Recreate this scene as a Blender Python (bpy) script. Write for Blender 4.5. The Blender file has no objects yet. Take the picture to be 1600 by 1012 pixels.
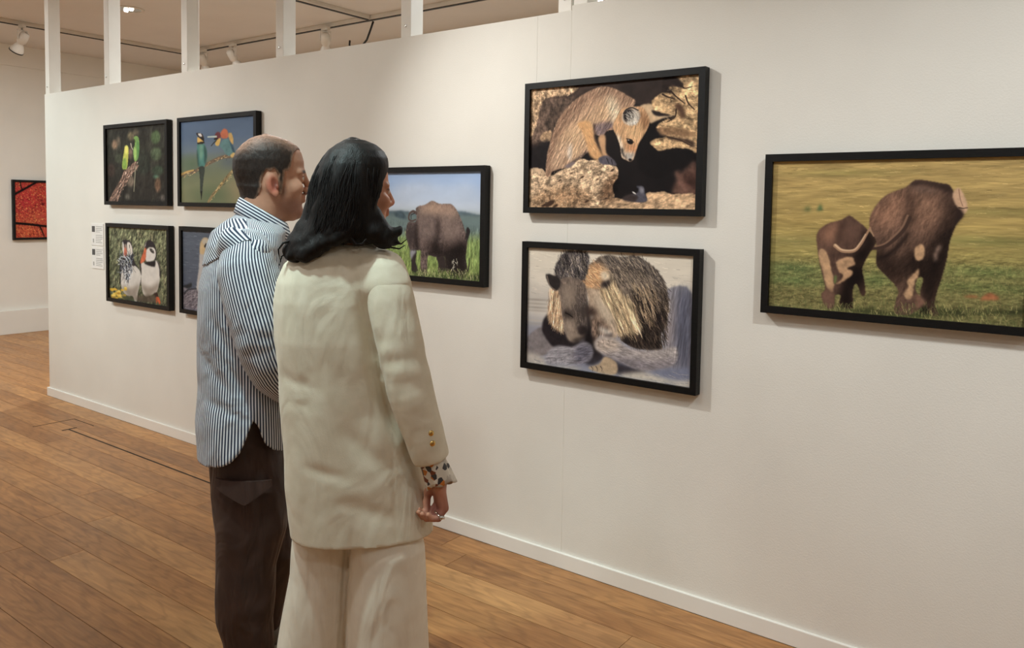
import bpy, bmesh, math, random
import numpy as np
from mathutils import Matrix, Vector
random.seed(7)
S = bpy.context.scene
COL = S.collection

# ------------------------------------------------------------------ camera
CAM_H = 1.45
CAM_D = 2.6718
def camera_axes(yaw, pitch, roll):
    f = Vector((-math.sin(yaw)*math.cos(pitch), math.cos(yaw)*math.cos(pitch), math.sin(pitch)))
    r = Vector((math.cos(yaw), math.sin(yaw), 0)); u = r.cross(f)
    c, s = math.cos(roll), math.sin(roll)
    return c*r+s*u, -s*r+c*u, f
cd = bpy.data.cameras.new('camera'); cam = bpy.data.objects.new('camera', cd); COL.objects.link(cam)
r_, u_, f_ = camera_axes(0.643814, -0.058302, 0.015795)
M = Matrix((r_, u_, -f_)).transposed().to_4x4(); M.translation = (0, -CAM_D, CAM_H)
cam.matrix_world = M
cd.sensor_width = 36; cd.lens = 1253.175/1600*36
cd.shift_x = (800-797.056)/1600; cd.shift_y = (397.171-506)/1600
cd.clip_start = 0.05
S.camera = cam

# ------------------------------------------------------------------ world, exposure
S.view_settings.view_transform = 'Standard'; S.view_settings.look = 'None'
S.view_settings.gamma = 1; S.view_settings.use_curve_mapping = False
S.view_settings.exposure = 0.19
S.cycles.use_denoising = True
S.cycles.max_bounces = 8; S.cycles.diffuse_bounces = 5; S.cycles.caustics_reflective = False; S.cycles.caustics_refractive = False
S.cycles.sample_clamp_indirect = 4
w = bpy.data.worlds.new('world'); S.world = w; w.use_nodes = True
w.node_tree.nodes['Background'].inputs[0].default_value = (1.0, 0.9, 0.78, 1)
w.node_tree.nodes['Background'].inputs[1].default_value = 0.05

WARM = (1.0, 1.0, 0.96); NEUTRAL = (0.97, 1.03, 1.04); COOL = (0.74, 1.03, 1.02)
# gallery spots (real fixtures are built on the ceiling tracks): position, aim, watts, cone, blend, colour, radius
SPOTS = [
    ((-2.55, -1.35, 2.76), (-1.60, 0.0, 1.12), 96, 82, 1.0, WARM, .035),
    ((-3.30, -1.75, 2.76), (-2.80, 0.0, 1.50), 19, 70, 1.0, WARM, .035),
    ((0.45, -1.45, 2.76), (-0.40, 0.0, .90), 72, 82, 1.0, NEUTRAL, .035),
    ((1.9, -1.6, 2.76), (1.1, 0.0, .9), 48, 84, 1.0, NEUTRAL, .035),
    ((-1.25, -1.6, 2.76), (-0.75, 0.0, .8), 9, 78, 1.0, NEUTRAL, .035),
    ((-4.75, -2.3, 2.76), (-4.60, 0.0, 1.10), 100, 76, 1.0, WARM, .04),
    ((-6.55, -2.0, 2.76), (-5.95, 0.0, 1.45), 46, 58, 1.0, COOL, .04),
    ((-8.20, -1.7, 2.76), (-9.5, 0.9, 1.5), 16, 95, 1.0, WARM, .04),
    ((-1.75, -1.85, 2.76), (-1.70, -1.28, 1.3), 92, 44, 1.0, COOL, .05),
]
def spot_light(pos, aim, watts, cone, blend, col, rad):
    l = bpy.data.lights.new('spot_beam', 'SPOT'); l.energy = watts; l.spot_size = math.radians(cone); l.spot_blend = blend
    l.color = col; l.shadow_soft_size = rad
    o = bpy.data.objects.new('spot_beam', l); COL.objects.link(o); o.location = pos
    d = Vector(aim)-Vector(pos); o.rotation_euler = d.to_track_quat('-Z', 'Y').to_euler()
    return o
# recessed round downlights: first one is visible, the rest added as ambient fill
DOWNLIGHTS = [(-6.85, 0.94), (-4.4, 1.1), (-1.6, 1.1), (-7.2, -1.2), (-4.6, -2.5), (-1.8, -2.5), (1.0, -2.5), (-7.2, -3.4), (-3.2, -3.9), (-0.3, -4.0)]
DOWN_W = [34, 36, 36, 38, 14, 12, 9, 34, 5, 5]
def down_light(x, y, watts):
    l = bpy.data.lights.new('downlight_beam', 'AREA'); l.shape = 'DISK'; l.size = .07 if y == 0.94 else .2; l.energy = watts; l.color = NEUTRAL
    o = bpy.data.objects.new('downlight_beam', l); COL.objects.link(o); o.location = (x, y, 3.085)
    return o

# ------------------------------------------------------------------ helpers
def lin(c):
    c = np.asarray(c, float)/255.0
    return np.where(c <= .04045, c/12.92, ((c+.055)/1.055)**2.4)
def L4(r, g, b): return tuple(float(v) for v in lin((r, g, b)))+(1.0,)
def tag(o, label=None, cat=None, group=None, kind=None):
    if label: o['label'] = label
    if cat: o['category'] = cat
    if group: o['group'] = group
    if kind: o['kind'] = kind
    return o
def empty(name, loc=(0, 0, 0), rz=0.0, parent=None):
    o = bpy.data.objects.new(name, None); COL.objects.link(o); o.location = loc; o.rotation_euler = (0, 0, rz)
    o.empty_display_size = .1
    if parent: o.parent = parent
    return o
def mobj(name, me, mat=None, parent=None):
    o = bpy.data.objects.new(name, me); COL.objects.link(o)
    if mat is not None and len(me.materials) == 0: me.materials.append(mat)
    if parent is not None: o.parent = parent
    return o
def pydata(name, v, f, smooth=False):
    me = bpy.data.meshes.new(name); me.from_pydata([tuple(map(float, p)) for p in v], [], f); me.update()
    if smooth: me.polygons.foreach_set('use_smooth', [True]*len(me.polygons))
    return me
def bm_mesh(name, bm, smooth=False):
    me = bpy.data.meshes.new(name); bmesh.ops.recalc_face_normals(bm, faces=bm.faces); bm.to_mesh(me); bm.free()
    if smooth: me.polygons.foreach_set('use_smooth', [True]*len(me.polygons))
    return me
def add_box(bm, x0, x1, y0, y1, z0, z1, bevel=0):
    m = Matrix.Diagonal((x1-x0, y1-y0, z1-z0, 1)); m.translation = ((x0+x1)/2, (y0+y1)/2, (z0+z1)/2)
    g = bmesh.ops.create_cube(bm, size=1, matrix=m)
    if bevel:
        es = list({e for v in g['verts'] for e in v.link_edges})
        bmesh.ops.bevel(bm, geom=es, offset=bevel, segments=2, affect='EDGES', profile=.6)
def box_mesh(name, x0, x1, y0, y1, z0, z1, bevel=0):
    bm = bmesh.new(); add_box(bm, x0, x1, y0, y1, z0, z1, bevel); return bm_mesh(name, bm)
def tube(pts, rad, n=10, caps=True):
    """swept round tube: verts, faces"""
    P = [Vector(p) for p in pts]; R = rad if hasattr(rad, '__len__') else [rad]*len(P)
    V, F = [], []; up = None
    for i, p in enumerate(P):
        t = (P[min(i+1, len(P)-1)]-P[max(i-1, 0)]).normalized()
        if up is None:
            up = t.orthogonal().normalized()
        else:
            up = (up-t*up.dot(t)).normalized()
        b = t.cross(up)
        for k in range(n):
            a = 2*math.pi*k/n
            V.append(p+(up*math.cos(a)+b*math.sin(a))*R[i])
    for i in range(len(P)-1):
        for k in range(n):
            F.append((i*n+k, i*n+(k+1) % n, (i+1)*n+(k+1) % n, (i+1)*n+k))
    if caps:
        F.append(tuple(range(n-1, -1, -1))); F.append(tuple(range((len(P)-1)*n, len(P)*n)))
    return V, F
def lathe(profile, n=24):
    V, F = [], []
    for r, z in profile:
        for k in range(n):
            a = 2*math.pi*k/n; V.append((r*math.cos(a), r*math.sin(a), z))
    for i in range(len(profile)-1):
        for k in range(n):
            F.append((i*n+k, i*n+(k+1) % n, (i+1)*n+(k+1) % n, (i+1)*n+k))
    return V, F

# ------------------------------------------------------------------ materials
def new_mat(name):
    m = bpy.data.materials.new(name); m.use_nodes = True
    nt = m.node_tree; return m, nt, nt.nodes['Principled BSDF']
def N(nt, t, **kw):
    n = nt.nodes.new(t)
    for k, v in kw.items(): setattr(n, k, v)
    return n
def noise_mat(name, c1, c2, scale=8, rough=.6, bump=0.0, bscale=60, detail=4, spec=.5, metallic=0, coords='Object', stretch=(1, 1, 1), bdist=.002):
    m, nt, b = new_mat(name)
    tc = N(nt, 'ShaderNodeTexCoord'); mp = N(nt, 'ShaderNodeMapping'); mp.inputs['Scale'].default_value = stretch
    nt.links.new(tc.outputs[coords], mp.inputs[0])
    no = N(nt, 'ShaderNodeTexNoise'); no.inputs['Scale'].default_value = scale; no.inputs['Detail'].default_value = detail
    nt.links.new(mp.outputs[0], no.inputs['Vector'])
    cr = N(nt, 'ShaderNodeValToRGB'); cr.color_ramp.elements[0].position = .3; cr.color_ramp.elements[1].position = .7
    cr.color_ramp.elements[0].color = L4(*c1); cr.color_ramp.elements[1].color = L4(*c2)
    nt.links.new(no.outputs[0], cr.inputs[0]); nt.links.new(cr.outputs[0], b.inputs['Base Color'])
    b.inputs['Roughness'].default_value = rough; b.inputs['Metallic'].default_value = metallic
    b.inputs['Specular IOR Level'].default_value = spec
    if bump:
        n2 = N(nt, 'ShaderNodeTexNoise'); n2.inputs['Scale'].default_value = bscale; n2.inputs['Detail'].default_value = 3
        nt.links.new(mp.outputs[0], n2.inputs['Vector'])
        bp = N(nt, 'ShaderNodeBump'); bp.inputs['Strength'].default_value = bump; bp.inputs['Distance'].default_value = bdist
        nt.links.new(n2.outputs[0], bp.inputs['Height']); nt.links.new(bp.outputs[0], b.inputs['Normal'])
    return m
MAT = {}
MAT['wall'] = noise_mat('wall_paint', (224, 221, 213), (230, 227, 219), 2.5, .75, .35, 190, spec=.3, bdist=.0015)
MAT['ceiling'] = noise_mat('ceiling_paint', (216, 212, 208), (221, 217, 213), 2, .85, .15, 90, spec=.2)
MAT['trim'] = noise_mat('trim_paint', (232, 230, 224), (238, 236, 230), 3, .45, .05, 60)
MAT['post'] = noise_mat('post_paint', (226, 222, 213), (233, 230, 222), 6, .5, .1, 80)
MAT['black'] = noise_mat('black_ash', (8, 8, 8), (16, 15, 15), 30, .45, .25, 140, stretch=(1, 1, 8), spec=.22)
MAT['backing'] = noise_mat('backing_board', (70, 60, 50), (84, 72, 60), 20, .8)
MAT['fixture'] = noise_mat('fixture_enamel', (206, 198, 186), (214, 207, 196), 10, .4, .02)
MAT['dark'] = noise_mat('dark_rubber', (14, 12, 11), (24, 21, 19), 20, .5)
MAT['paper'] = noise_mat('label_paper', (226, 224, 220), (232, 230, 226), 20, .7)
MAT['ink'] = noise_mat('label_ink', (160, 158, 155), (176, 174, 170), 40, .8)
MAT['ink_dark'] = noise_mat('label_ink_dark', (62, 60, 60), (96, 94, 92), 160, .8)
MAT['chrome'] = noise_mat('chrome', (200, 198, 194), (220, 218, 214), 10, .18, metallic=1)
MAT['gold'] = noise_mat('gold', (214, 176, 104), (235, 200, 130), 30, .25, metallic=1)
MAT['groove'] = noise_mat('groove_dark', (30, 18, 10), (42, 26, 15), 30, .8)
def lamp_mat(name, col, strength):
    m, nt, b = new_mat(name); b.inputs['Base Color'].default_value = col
    b.inputs['Emission Color'].default_value = col; b.inputs['Emission Strength'].default_value = strength; return m
MAT['lamp'] = lamp_mat('lamp_glow', (1, .9, .76, 1), 25)
MAT['bulb'] = lamp_mat('bulb_glow', (1, .93, .82, 1), 2.2)

def plank_material():
    m, nt, b = new_mat('oiled_hardwood')
    ge = N(nt, 'ShaderNodeNewGeometry'); oi = N(nt, 'ShaderNodeObjectInfo')
    mul = N(nt, 'ShaderNodeMath', operation='MULTIPLY'); mul.inputs[1].default_value = 37.0
    nt.links.new(oi.outputs['Random'], mul.inputs[0])
    off = N(nt, 'ShaderNodeCombineXYZ'); nt.links.new(mul.outputs[0], off.inputs[0]); nt.links.new(mul.outputs[0], off.inputs[2])
    add = N(nt, 'ShaderNodeVectorMath', operation='ADD'); nt.links.new(ge.outputs['Position'], add.inputs[0]); nt.links.new(off.outputs[0], add.inputs[1])
    mp = N(nt, 'ShaderNodeMapping'); mp.inputs['Scale'].default_value = (1.6, 22, 1); nt.links.new(add.outputs[0], mp.inputs[0])
    n1 = N(nt, 'ShaderNodeTexNoise'); n1.inputs['Scale'].default_value = 2.2; n1.inputs['Detail'].default_value = 8; n1.inputs['Distortion'].default_value = .9
    nt.links.new(mp.outputs[0], n1.inputs['Vector'])
    mp2 = N(nt, 'ShaderNodeMapping'); mp2.inputs['Scale'].default_value = (.9, 3.2, 1); nt.links.new(add.outputs[0], mp2.inputs[0])
    n2 = N(nt, 'ShaderNodeTexNoise'); n2.inputs['Scale'].default_value = 1.7; n2.inputs['Detail'].default_value = 5; nt.links.new(mp2.outputs[0], n2.inputs['Vector'])
    # swirling figure
    mp3 = N(nt, 'ShaderNodeMapping'); mp3.inputs['Scale'].default_value = (1.2, 7, 1); nt.links.new(add.outputs[0], mp3.inputs[0])
    wv = N(nt, 'ShaderNodeTexWave'); wv.inputs['Scale'].default_value = 1.6; wv.inputs['Distortion'].default_value = 14; wv.inputs['Detail'].default_value = 3; wv.inputs['Detail Scale'].default_value = 1.4
    nt.links.new(mp3.outputs[0], wv.inputs['Vector'])
    cr = N(nt, 'ShaderNodeValToRGB'); e = cr.color_ramp.elements
    e[0].position = .30; e[0].color = L4(134, 92, 54); e[1].position = .68; e[1].color = L4(200, 150, 96)
    nt.links.new(n1.outputs[0], cr.inputs[0])
    cr2 = N(nt, 'ShaderNodeValToRGB'); e = cr2.color_ramp.elements
    e[0].position = .0; e[0].color = L4(148, 100, 60); e[1].position = 1; e[1].color = L4(206, 158, 106)
    el = cr2.color_ramp.elements.new(.5); el.color = L4(184, 132, 82)
    nt.links.new(oi.outputs['Random'], cr2.inputs[0])
    mx = N(nt, 'ShaderNodeMix', data_type='RGBA'); mx.inputs[0].default_value = .5
    nt.links.new(cr.outputs[0], mx.inputs[6]); nt.links.new(cr2.outputs[0], mx.inputs[7])
    mx2 = N(nt, 'ShaderNodeMix', data_type='RGBA', blend_type='MULTIPLY'); mx2.inputs[0].default_value = .30
    cr3 = N(nt, 'ShaderNodeValToRGB'); cr3.color_ramp.elements[0].color = (.45, .42, .38, 1); cr3.color_ramp.elements[1].color = (1, 1, 1, 1); cr3.color_ramp.elements[1].position = .55
    nt.links.new(wv.outputs[0], cr3.inputs[0]); nt.links.new(mx.outputs[2], mx2.inputs[6]); nt.links.new(cr3.outputs[0], mx2.inputs[7])
    mx3 = N(nt, 'ShaderNodeMix', data_type='RGBA', blend_type='MULTIPLY'); mx3.inputs[0].default_value = .55
    cr4 = N(nt, 'ShaderNodeValToRGB'); cr4.color_ramp.elements[0].color = (.55, .50, .45, 1); cr4.color_ramp.elements[1].color = (1.1, 1.08, 1.02, 1); cr4.color_ramp.elements[0].position = .3; cr4.color_ramp.elements[1].position = .65
    nt.links.new(n2.outputs[0], cr4.inputs[0]); nt.links.new(mx2.outputs[2], mx3.inputs[6]); nt.links.new(cr4.outputs[0], mx3.inputs[7])
    nt.links.new(mx3.outputs[2], b.inputs['Base Color'])
    rr = N(nt, 'ShaderNodeMapRange'); rr.inputs['To Min'].default_value = .30; rr.inputs['To Max'].default_value = .48
    nt.links.new(n2.outputs[0], rr.inputs[0]); nt.links.new(rr.outputs[0], b.inputs['Roughness'])
    b.inputs['Specular IOR Level'].default_value = .4
    bp = N(nt, 'ShaderNodeBump'); bp.inputs['Strength'].default_value = .12; bp.inputs['Distance'].default_value = .001
    nt.links.new(n1.outputs[0], bp.inputs['Height']); nt.links.new(bp.outputs[0], b.inputs['Normal'])
    return m
MAT['plank'] = plank_material()

# ------------------------------------------------------------------ room shell
X0, X1, Y0, Y1, ZC = -9.5, 3.4, -5.2, 3.1, 3.10
fl = tag(mobj('floor', box_mesh('floor', X0-.1, X1+.1, Y0-.1, Y1+.1, -.12, -.018), MAT['groove']), 'warm brown hardwood plank floor of the gallery', kind='structure')
def plank_rows(xa, xb, ya, yb, yoff=0):
    y = yb; k = 0
    while y > ya+.02:
        wv = .138; y2 = max(y-wv, ya)
        x = xa-random.uniform(0, 1.2)
        while x < xb:
            ln = random.choice((1.25, 1.6, 1.95, 2.3)); a, b2 = max(x, xa), min(x+ln, xb)
            if b2-a > .05: yield a, b2, y2, y
            x += ln
        y = y2
pm = box_mesh('plank', -.5, .5, -.5, .5, -1, 0); pm.materials.append(MAT['plank'])
PL = list(plank_rows(-9.5, 1.6, -2.73, -.013)) + list(plank_rows(-9.5, -6.28, -.013, 3.1)) 
for a, b2, ya, yb in PL:
    o = bpy.data.objects.new('plank', pm); COL.objects.link(o); o.parent = fl
    o.location = ((a+b2)/2, (ya+yb)/2, 0); o.scale = (b2-a-.002, yb-ya-.0022, .0175)
# rest of the floor, outside the view
for x0, x1, y0, y1 in ((X0, X1, Y0, -2.73), (1.6, X1, -2.73, 0), (-6.28, X1, .13, Y1)):
    o = mobj('floor_section', box_mesh('floor_section', x0, x1, y0, y1, -.0175, 0), MAT['plank'], fl)
hatch = tag(empty('floor_hatch', (-4.6, -.3, 0)), 'dark cut lines of a hatch lid let into the wooden floor near the wall', 'floor hatch')
for x0, x1, y0, y1 in ((-5.47, -5.463, -.45, -.19), (-5.463, -5.2, -.196, -.19), (-5.25, -5.235, -.37, -.28), (-5.235, -3.5, -.336, -.326)):
    mobj('groove', box_mesh('groove', x0+4.6, x1+4.6, y0+.3, y1+.3, -.004, .0008), MAT['groove'], hatch)

def struct(name, me, mat, label, parent=None):
    o = mobj(name, me, mat, parent)
    if parent is None: tag(o, label, kind='structure')
    return o
struct('ceiling', box_mesh('ceiling', X0-.1, X1+.1, Y0-.1, Y1+.1, ZC, ZC+.1), MAT['ceiling'], 'plain dim off-white gallery ceiling')
struct('wall_left', box_mesh('wall_left', X0-.1, X0, Y0-.1, Y1+.1, -.02, ZC), MAT['wall'], 'white end wall of the far room behind the partition')
struct('wall_back', box_mesh('wall_back', X0, X1, Y1, Y1+.1, -.02, ZC), MAT['wall'], 'white rear wall seen above the partition')
struct('wall_right', box_mesh('wall_right', X1, X1+.1, Y0, Y1, -.02, ZC), MAT['wall'], 'white side wall out of view on the right')
struct('wall_rear', box_mesh('wall_rear', X0, X1, Y0-.1, Y0, -.02, ZC), MAT['wall'], 'white wall behind the viewer')
# cornice and plinth of the end wall
struct('trim_1', box_mesh('trim_1', X0, X0+.02, Y0, Y1, 2.876, ZC, .003), MAT['wall'], 'shallow white cornice band along the end wall')
struct('trim_2', box_mesh('trim_2', X0, X0+.05, Y0, Y1, 0, .255, .004), MAT['wall'], 'low white plinth at the foot of the end wall')
# partition wall
wp = struct('wall_front', box_mesh('wall_front', -6.272, -1.7229, 0, .12, 0, 2.219, .002), MAT['wall'], 'long white partition wall the pictures hang on')
struct('panel', box_mesh('panel', -1.7225, X1, -.0008, .12, 0, 2.238, .002), MAT['wall'], None, wp)
struct('panel_strip', box_mesh('panel_strip', -1.905, -1.885, -.0006, .01, 1.95, 2.215), MAT['wall'], None, wp)
bb = struct('baseboard_front', box_mesh('baseboard_front', -6.287, X1, -.013, .0, 0, .062, .0025), MAT['trim'], 'white skirting board along the foot of the partition')
struct('baseboard_end', box_mesh('baseboard_end', -6.287, -6.272, 0, .125, 0, .062, .0025), MAT['trim'], None, bb)

# posts from the partition's top to the ceiling
POSTX = [(-6.262, 'post at the far left end of the partition top'), (-5.40, 'second post from the left end of the partition top'),
         (-4.475, 'third post from the left end of the partition top'), (-3.575, 'fourth post from the left end of the partition top'),
         (-2.655, 'fifth post from the left end of the partition top'), (-1.79, 'post at the panel joint above the fox cub picture')]
pw = box_mesh('post', 0, .062, .004, .085, 0, ZC-2.219, .003); pw.materials.append(MAT['post'])
sv, sf = lathe([(0.0001, 0), (.006, 0), (.006, .003), (.0001, .004)], 10)
screw = pydata('screw', [(v[0], -v[2], v[1]) for v in sv], sf); screw.materials.append(MAT['chrome'])
for x, lab in POSTX:
    o = tag(mobj('wooden_post', pw), 'white painted timber '+lab, 'post', 'posts between partition and ceiling'); o.location = (x, 0, 2.219)
    s = mobj('screw', screw, None, o); s.location = (.03, .004, .05)
o = tag(mobj('wooden_post', pw), 'white painted timber post standing close beside the panel joint post', 'post', 'posts between partition and ceiling'); o.location = (-1.718, 0, 2.238); o.scale.z = (ZC-2.238)/(ZC-2.219)

# ------------------------------------------------------------------ lighting tracks and spots
def track(label, x0, x1, y0, y1):
    t = tag(empty('lighting_track', ((x0+x1)/2, (y0+y1)/2, 3.06)), label, 'track', 'ceiling lighting tracks')
    hx, hy = (x1-x0)/2, (y1-y0)/2
    mobj('rail', box_mesh('rail', -hx, hx, -hy, hy, .006, ZC-3.06, .003), MAT['fixture'], t)
    if hx > hy: mobj('slot', box_mesh('slot', -hx, hx, -hy*.45, hy*.45, 0, .006), MAT['dark'], t)
    else: mobj('slot', box_mesh('slot', -hx*.45, hx*.45, -hy, hy, 0, .006), MAT['dark'], t)
    return t
track('white ceiling track running towards the end wall at far left', -8.23, -8.17, -4.6, 2.24)
track('long white ceiling track behind the partition running beside it', -8.23, 2.6, 2.245, 2.305)
track('short white ceiling track meeting the long one at a corner', -5.31, -5.25, .3, 2.24)
track('white ceiling track on the viewer\'s side of the partition', -7.4, 2.8, -1.53, -1.47)

def spot_meshes():
    out = {}
    # lamp head axis = -Z, lens at z=0
    V, F = lathe([(.0001, .205), (.026, .203), (.038, .19), (.042, .16), (.042, .105), (.030, .092), (.028, .082), (.040, .066), (.056, .03), (.060, .006), (.057, 0), (.054, .006)], 28)
    out['head'] = pydata('lamp_head', V, F, True)
    V, F = lathe([(.0001, .012), (.054, .006)], 28); out['lens'] = pydata('lens', V, F)
    V, F = lathe([(.058, -.001), (.0625, -.001), (.0625, .008), (.058, .008), (.058, -.001)], 28); out['ring'] = pydata('rim', V, F)
    bm = bmesh.new(); add_box(bm, -.05, -.044, -.012, .012, 0, .085, .002); add_box(bm, .044, .05, -.012, .012, 0, .085, .002); add_box(bm, -.05, .05, -.012, .012, .08, .087, .002)
    out['yoke'] = bm_mesh('yoke', bm)
    out['adapter'] = box_mesh('adapter', -.045, .045, -.017, .017, 0, .03, .003)
    V, F = tube([(0, 0, 0), (0, 0, 1)], .009, 10); out['stem'] = pydata('stem', V, F, True)
    for k, m in (('head', 'fixture'), ('lens', 'paper'), ('ring', 'dark'), ('yoke', 'fixture'), ('adapter', 'fixture'), ('stem', 'fixture')): out[k].materials.append(MAT[m])
    return out
SM = spot_meshes()
lens_on = SM['lens'].copy(); lens_on.materials.clear(); lens_on.materials.append(MAT['lamp'])
def spot_fixture(lens_pos, aim, label, top=3.06, on=True, group='track spotlights'):
    p = Vector(lens_pos); d = (Vector(aim)-p).normalized()
    piv = p - d*.13                                   # yoke pivot
    root = tag(empty('track_spotlight', (piv.x, piv.y, top)), label, 'spotlight', group)
    q = d.to_track_quat('-Z', 'Y')
    for k, nm in (('head', 'lamp_head'), ('ring', 'rim')):
        o = mobj(nm, SM[k], None, root); o.location = p-Vector((piv.x, piv.y, top)); o.rotation_euler = q.to_euler()
    o = mobj('lens', lens_on if on else SM['lens'], None, root); o.location = p-Vector((piv.x, piv.y, top)); o.rotation_euler = q.to_euler()
    az = math.atan2(d.y, d.x)+math.pi/2
    o = mobj('yoke', SM['yoke'], None, root); o.location = (0, 0, piv.z-top); o.rotation_euler = (0, 0, az)
    o = mobj('stem', SM['stem'], None, root); o.location = (0, 0, piv.z+.086-top); o.scale = (1, 1, max(.005, -(piv.z+.086-top)))
    o = mobj('adapter', SM['adapter'], None, root); o.location = (0, 0, -.03)
    return root
spot_fixture((-8.20, .58, 2.82), (-9.6, .1, .9), 'white bell shaped track spotlight hanging at far left above the red picture', on=False)
spot_fixture((-7.78, 2.27, 2.83), (-8.3, 3.2, 1.2), 'small white track spotlight just right of the third post', on=False)
spot_fixture((-7.20, 2.27, 2.82), (-7.15, 3.3, 1.3), 'white track spotlight seen from behind between third and fourth posts', on=False)
spot_fixture((-5.86, 2.27, 2.83), (-6.6, 3.0, 1.4), 'white track spotlight between the fourth and fifth posts', on=False)
spot_fixture((-2.95, 2.20, 2.915), (-1.2, -1.0, 2.2), 'lit spotlight glaring over the partition top near the panel joint')
SPOT_AIM = ['the fox cub and lion pictures', 'the rhinoceros picture', 'the elephant picture from its right', 'the bare wall right of the elephants', 'the elephant picture from its left', 'the four bird pictures', 'the left end of the partition', 'the end wall with the red picture', 'the two visitors from above']
for i, (p, a, wt, cone, bl, c, rad) in enumerate(SPOTS):
    spot_light(p, a, wt, cone, bl, c, rad)
    d = (Vector(a)-Vector(p)).normalized(); q = Vector(p)-d*.03
    spot_fixture(q, a, 'white ceiling spotlight, out of the picture, aimed at '+SPOT_AIM[i], top=3.06 if abs(q.y+1.5) < .4 else 3.1, group='spotlights out of view')
ring_v, ring_f = lathe([(.10, 0), (.125, 0), (.125, -.006), (.10, -.008), (.10, 0)], 32)
dl_ring = pydata('trim_ring', ring_v, ring_f, True); dl_ring.materials.append(MAT['fixture'])
dv, df = lathe([(.0001, -.001), (.03, -.001), (.05, -.003), (.075, -.001), (.10, -.004)], 32)
dl_refl = pydata('reflector', dv, df, True); dl_refl.materials.append(MAT['chrome'])
bv, bf = lathe([(.0001, -.02), (.016, -.018), (.02, -.008), (.02, 0)], 16); dl_bulb = pydata('bulb', bv, bf, True); dl_bulb.materials.append(MAT['bulb'])
DOWN_WHERE = ['in the ceiling beyond the second post', 'behind the partition, out of view, left, added fill', 'behind the partition, out of view, right, added fill', 'above the floor near the far room, out of view, added fill', 'out of view left behind the viewer, added fill', 'out of view straight behind the viewer, added fill', 'out of view right of the viewer, added fill', 'out of view at the far left rear, added fill', 'out of view behind the viewer to the left, added fill', 'out of view behind the viewer to the right, added fill']
for (x, y), dw, wt in zip(DOWNLIGHTS, DOWN_WHERE, DOWN_W):
    r = tag(empty('recessed_downlight', (x, y, ZC)), 'round recessed downlight with chrome reflector '+dw, 'downlight', 'recessed downlights')
    mobj('trim_ring', dl_ring, None, r); mobj('reflector', dl_refl, None, r)
    for dx in (-.045, .045):
        o = mobj('bulb', dl_bulb, None, r); o.location = (dx, 0, 0)
    down_light(x, y, wt)
V, F = tube([(-5.24, 2.27, 3.05), (-5.27, 2.27, 2.99), (-5.32, 2.27, 2.90), (-5.38, 2.27, 2.855), (-5.46, 2.27, 2.83), (-5.52, 2.27, 2.845), (-5.545, 2.27, 2.88), (-5.54, 2.27, 2.92)], .009, 8)
tag(mobj('cable_loop', pydata('cable_loop', V, F, True), MAT['dark']), 'loose black cable looping down from the ceiling track', 'cable')

# ------------------------------------------------------------------ framed photographs
def rails(root, w, h, rw=.024, dep=.035):
    """four mitred mouldings"""
    for side in range(4):
        ln = w if side % 2 == 0 else h
        # along x, bottom rail; outer edge at z=0
        prof = [(0, 0), (0, -dep), (rw, -dep), (rw, -dep+.012), (rw*.75, -dep+.012), (rw*.75, 0)]
        V = []; 
        for z, y in prof: V.append((z, y, z))
        for z, y in prof: V.append((ln-z, y, z))
        n = len(prof); F = [tuple(range(n)), tuple(range(2*n-1, n-1, -1))]+[(i, i+n, (i+1) % n+n, (i+1) % n) for i in range(n)]
        out = []
        for x, y, z in V:
            if side == 0: out.append((x, y, z))
            elif side == 1: out.append((w-z, y, x))
            elif side == 2: out.append((w-x, y, h-z))
            else: out.append((z, y, h-x))
        bm = bmesh.new(); vs = [bm.verts.new(p) for p in out]
        for f in F: bm.faces.new([vs[i] for i in f])
        mobj('frame_rail', bm_mesh('frame_rail', bm), MAT['black'], root)
def print_material(name, rough):
    m, nt, b = new_mat(name)
    at = N(nt, 'ShaderNodeVertexColor', layer_name='ink'); nt.links.new(at.outputs[0], b.inputs['Base Color'])
    no = N(nt, 'ShaderNodeTexNoise'); no.inputs['Scale'].default_value = 900
    bp = N(nt, 'ShaderNodeBump'); bp.inputs['Strength'].default_value = .03; nt.links.new(no.outputs[0], bp.inputs['Height']); nt.links.new(bp.outputs[0], b.inputs['Normal'])
    b.inputs['Roughness'].default_value = rough; b.inputs['Specular IOR Level'].default_value = .10
    return m
MAT['print'] = print_material('photo_print', .5)
def print_mesh(img, x0, z0, w, h, y):
    """flat sheet whose ink is a colour attribute; img rows run top to bottom"""
    H, W = img.shape[:2]
    me = bpy.data.meshes.new('print')
    xs = x0+np.linspace(0, w, W); zs = z0+np.linspace(h, 0, H)
    gx, gz = np.meshgrid(xs, zs)
    co = np.stack([gx, np.full_like(gx, y), gz], -1).reshape(-1, 3)
    i = np.arange((H-1)*W).reshape(H-1, W)[:, :-1].ravel()
    quads = np.stack([i, i+W, i+W+1, i+1], -1)
    me.vertices.add(H*W); me.vertices.foreach_set('co', co.ravel().astype(np.float32))
    nq = len(quads); me.loops.add(nq*4); me.loops.foreach_set('vertex_index', quads.ravel().astype(np.int32))
    me.polygons.add(nq); me.polygons.foreach_set('loop_start', (np.arange(nq)*4).astype(np.int32)); me.polygons.foreach_set('loop_total', np.full(nq, 4, np.int32))
    me.update(calc_edges=True)
    img = np.clip(img, 0, 1); img = img*.84+.16*(img@np.array([.3, .59, .11], np.float32))[..., None]
    at = me.color_attributes.new('ink', 'FLOAT_COLOR', 'POINT')
    c = np.ones((H*W, 4), np.float32); c[:, :3] = lin(np.clip(img, 0, 1).reshape(-1, 3)*255)*INK
    at.data.foreach_set('color', c.ravel()); me.materials.append(MAT['print'])
    return me
INK = 1.0

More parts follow.
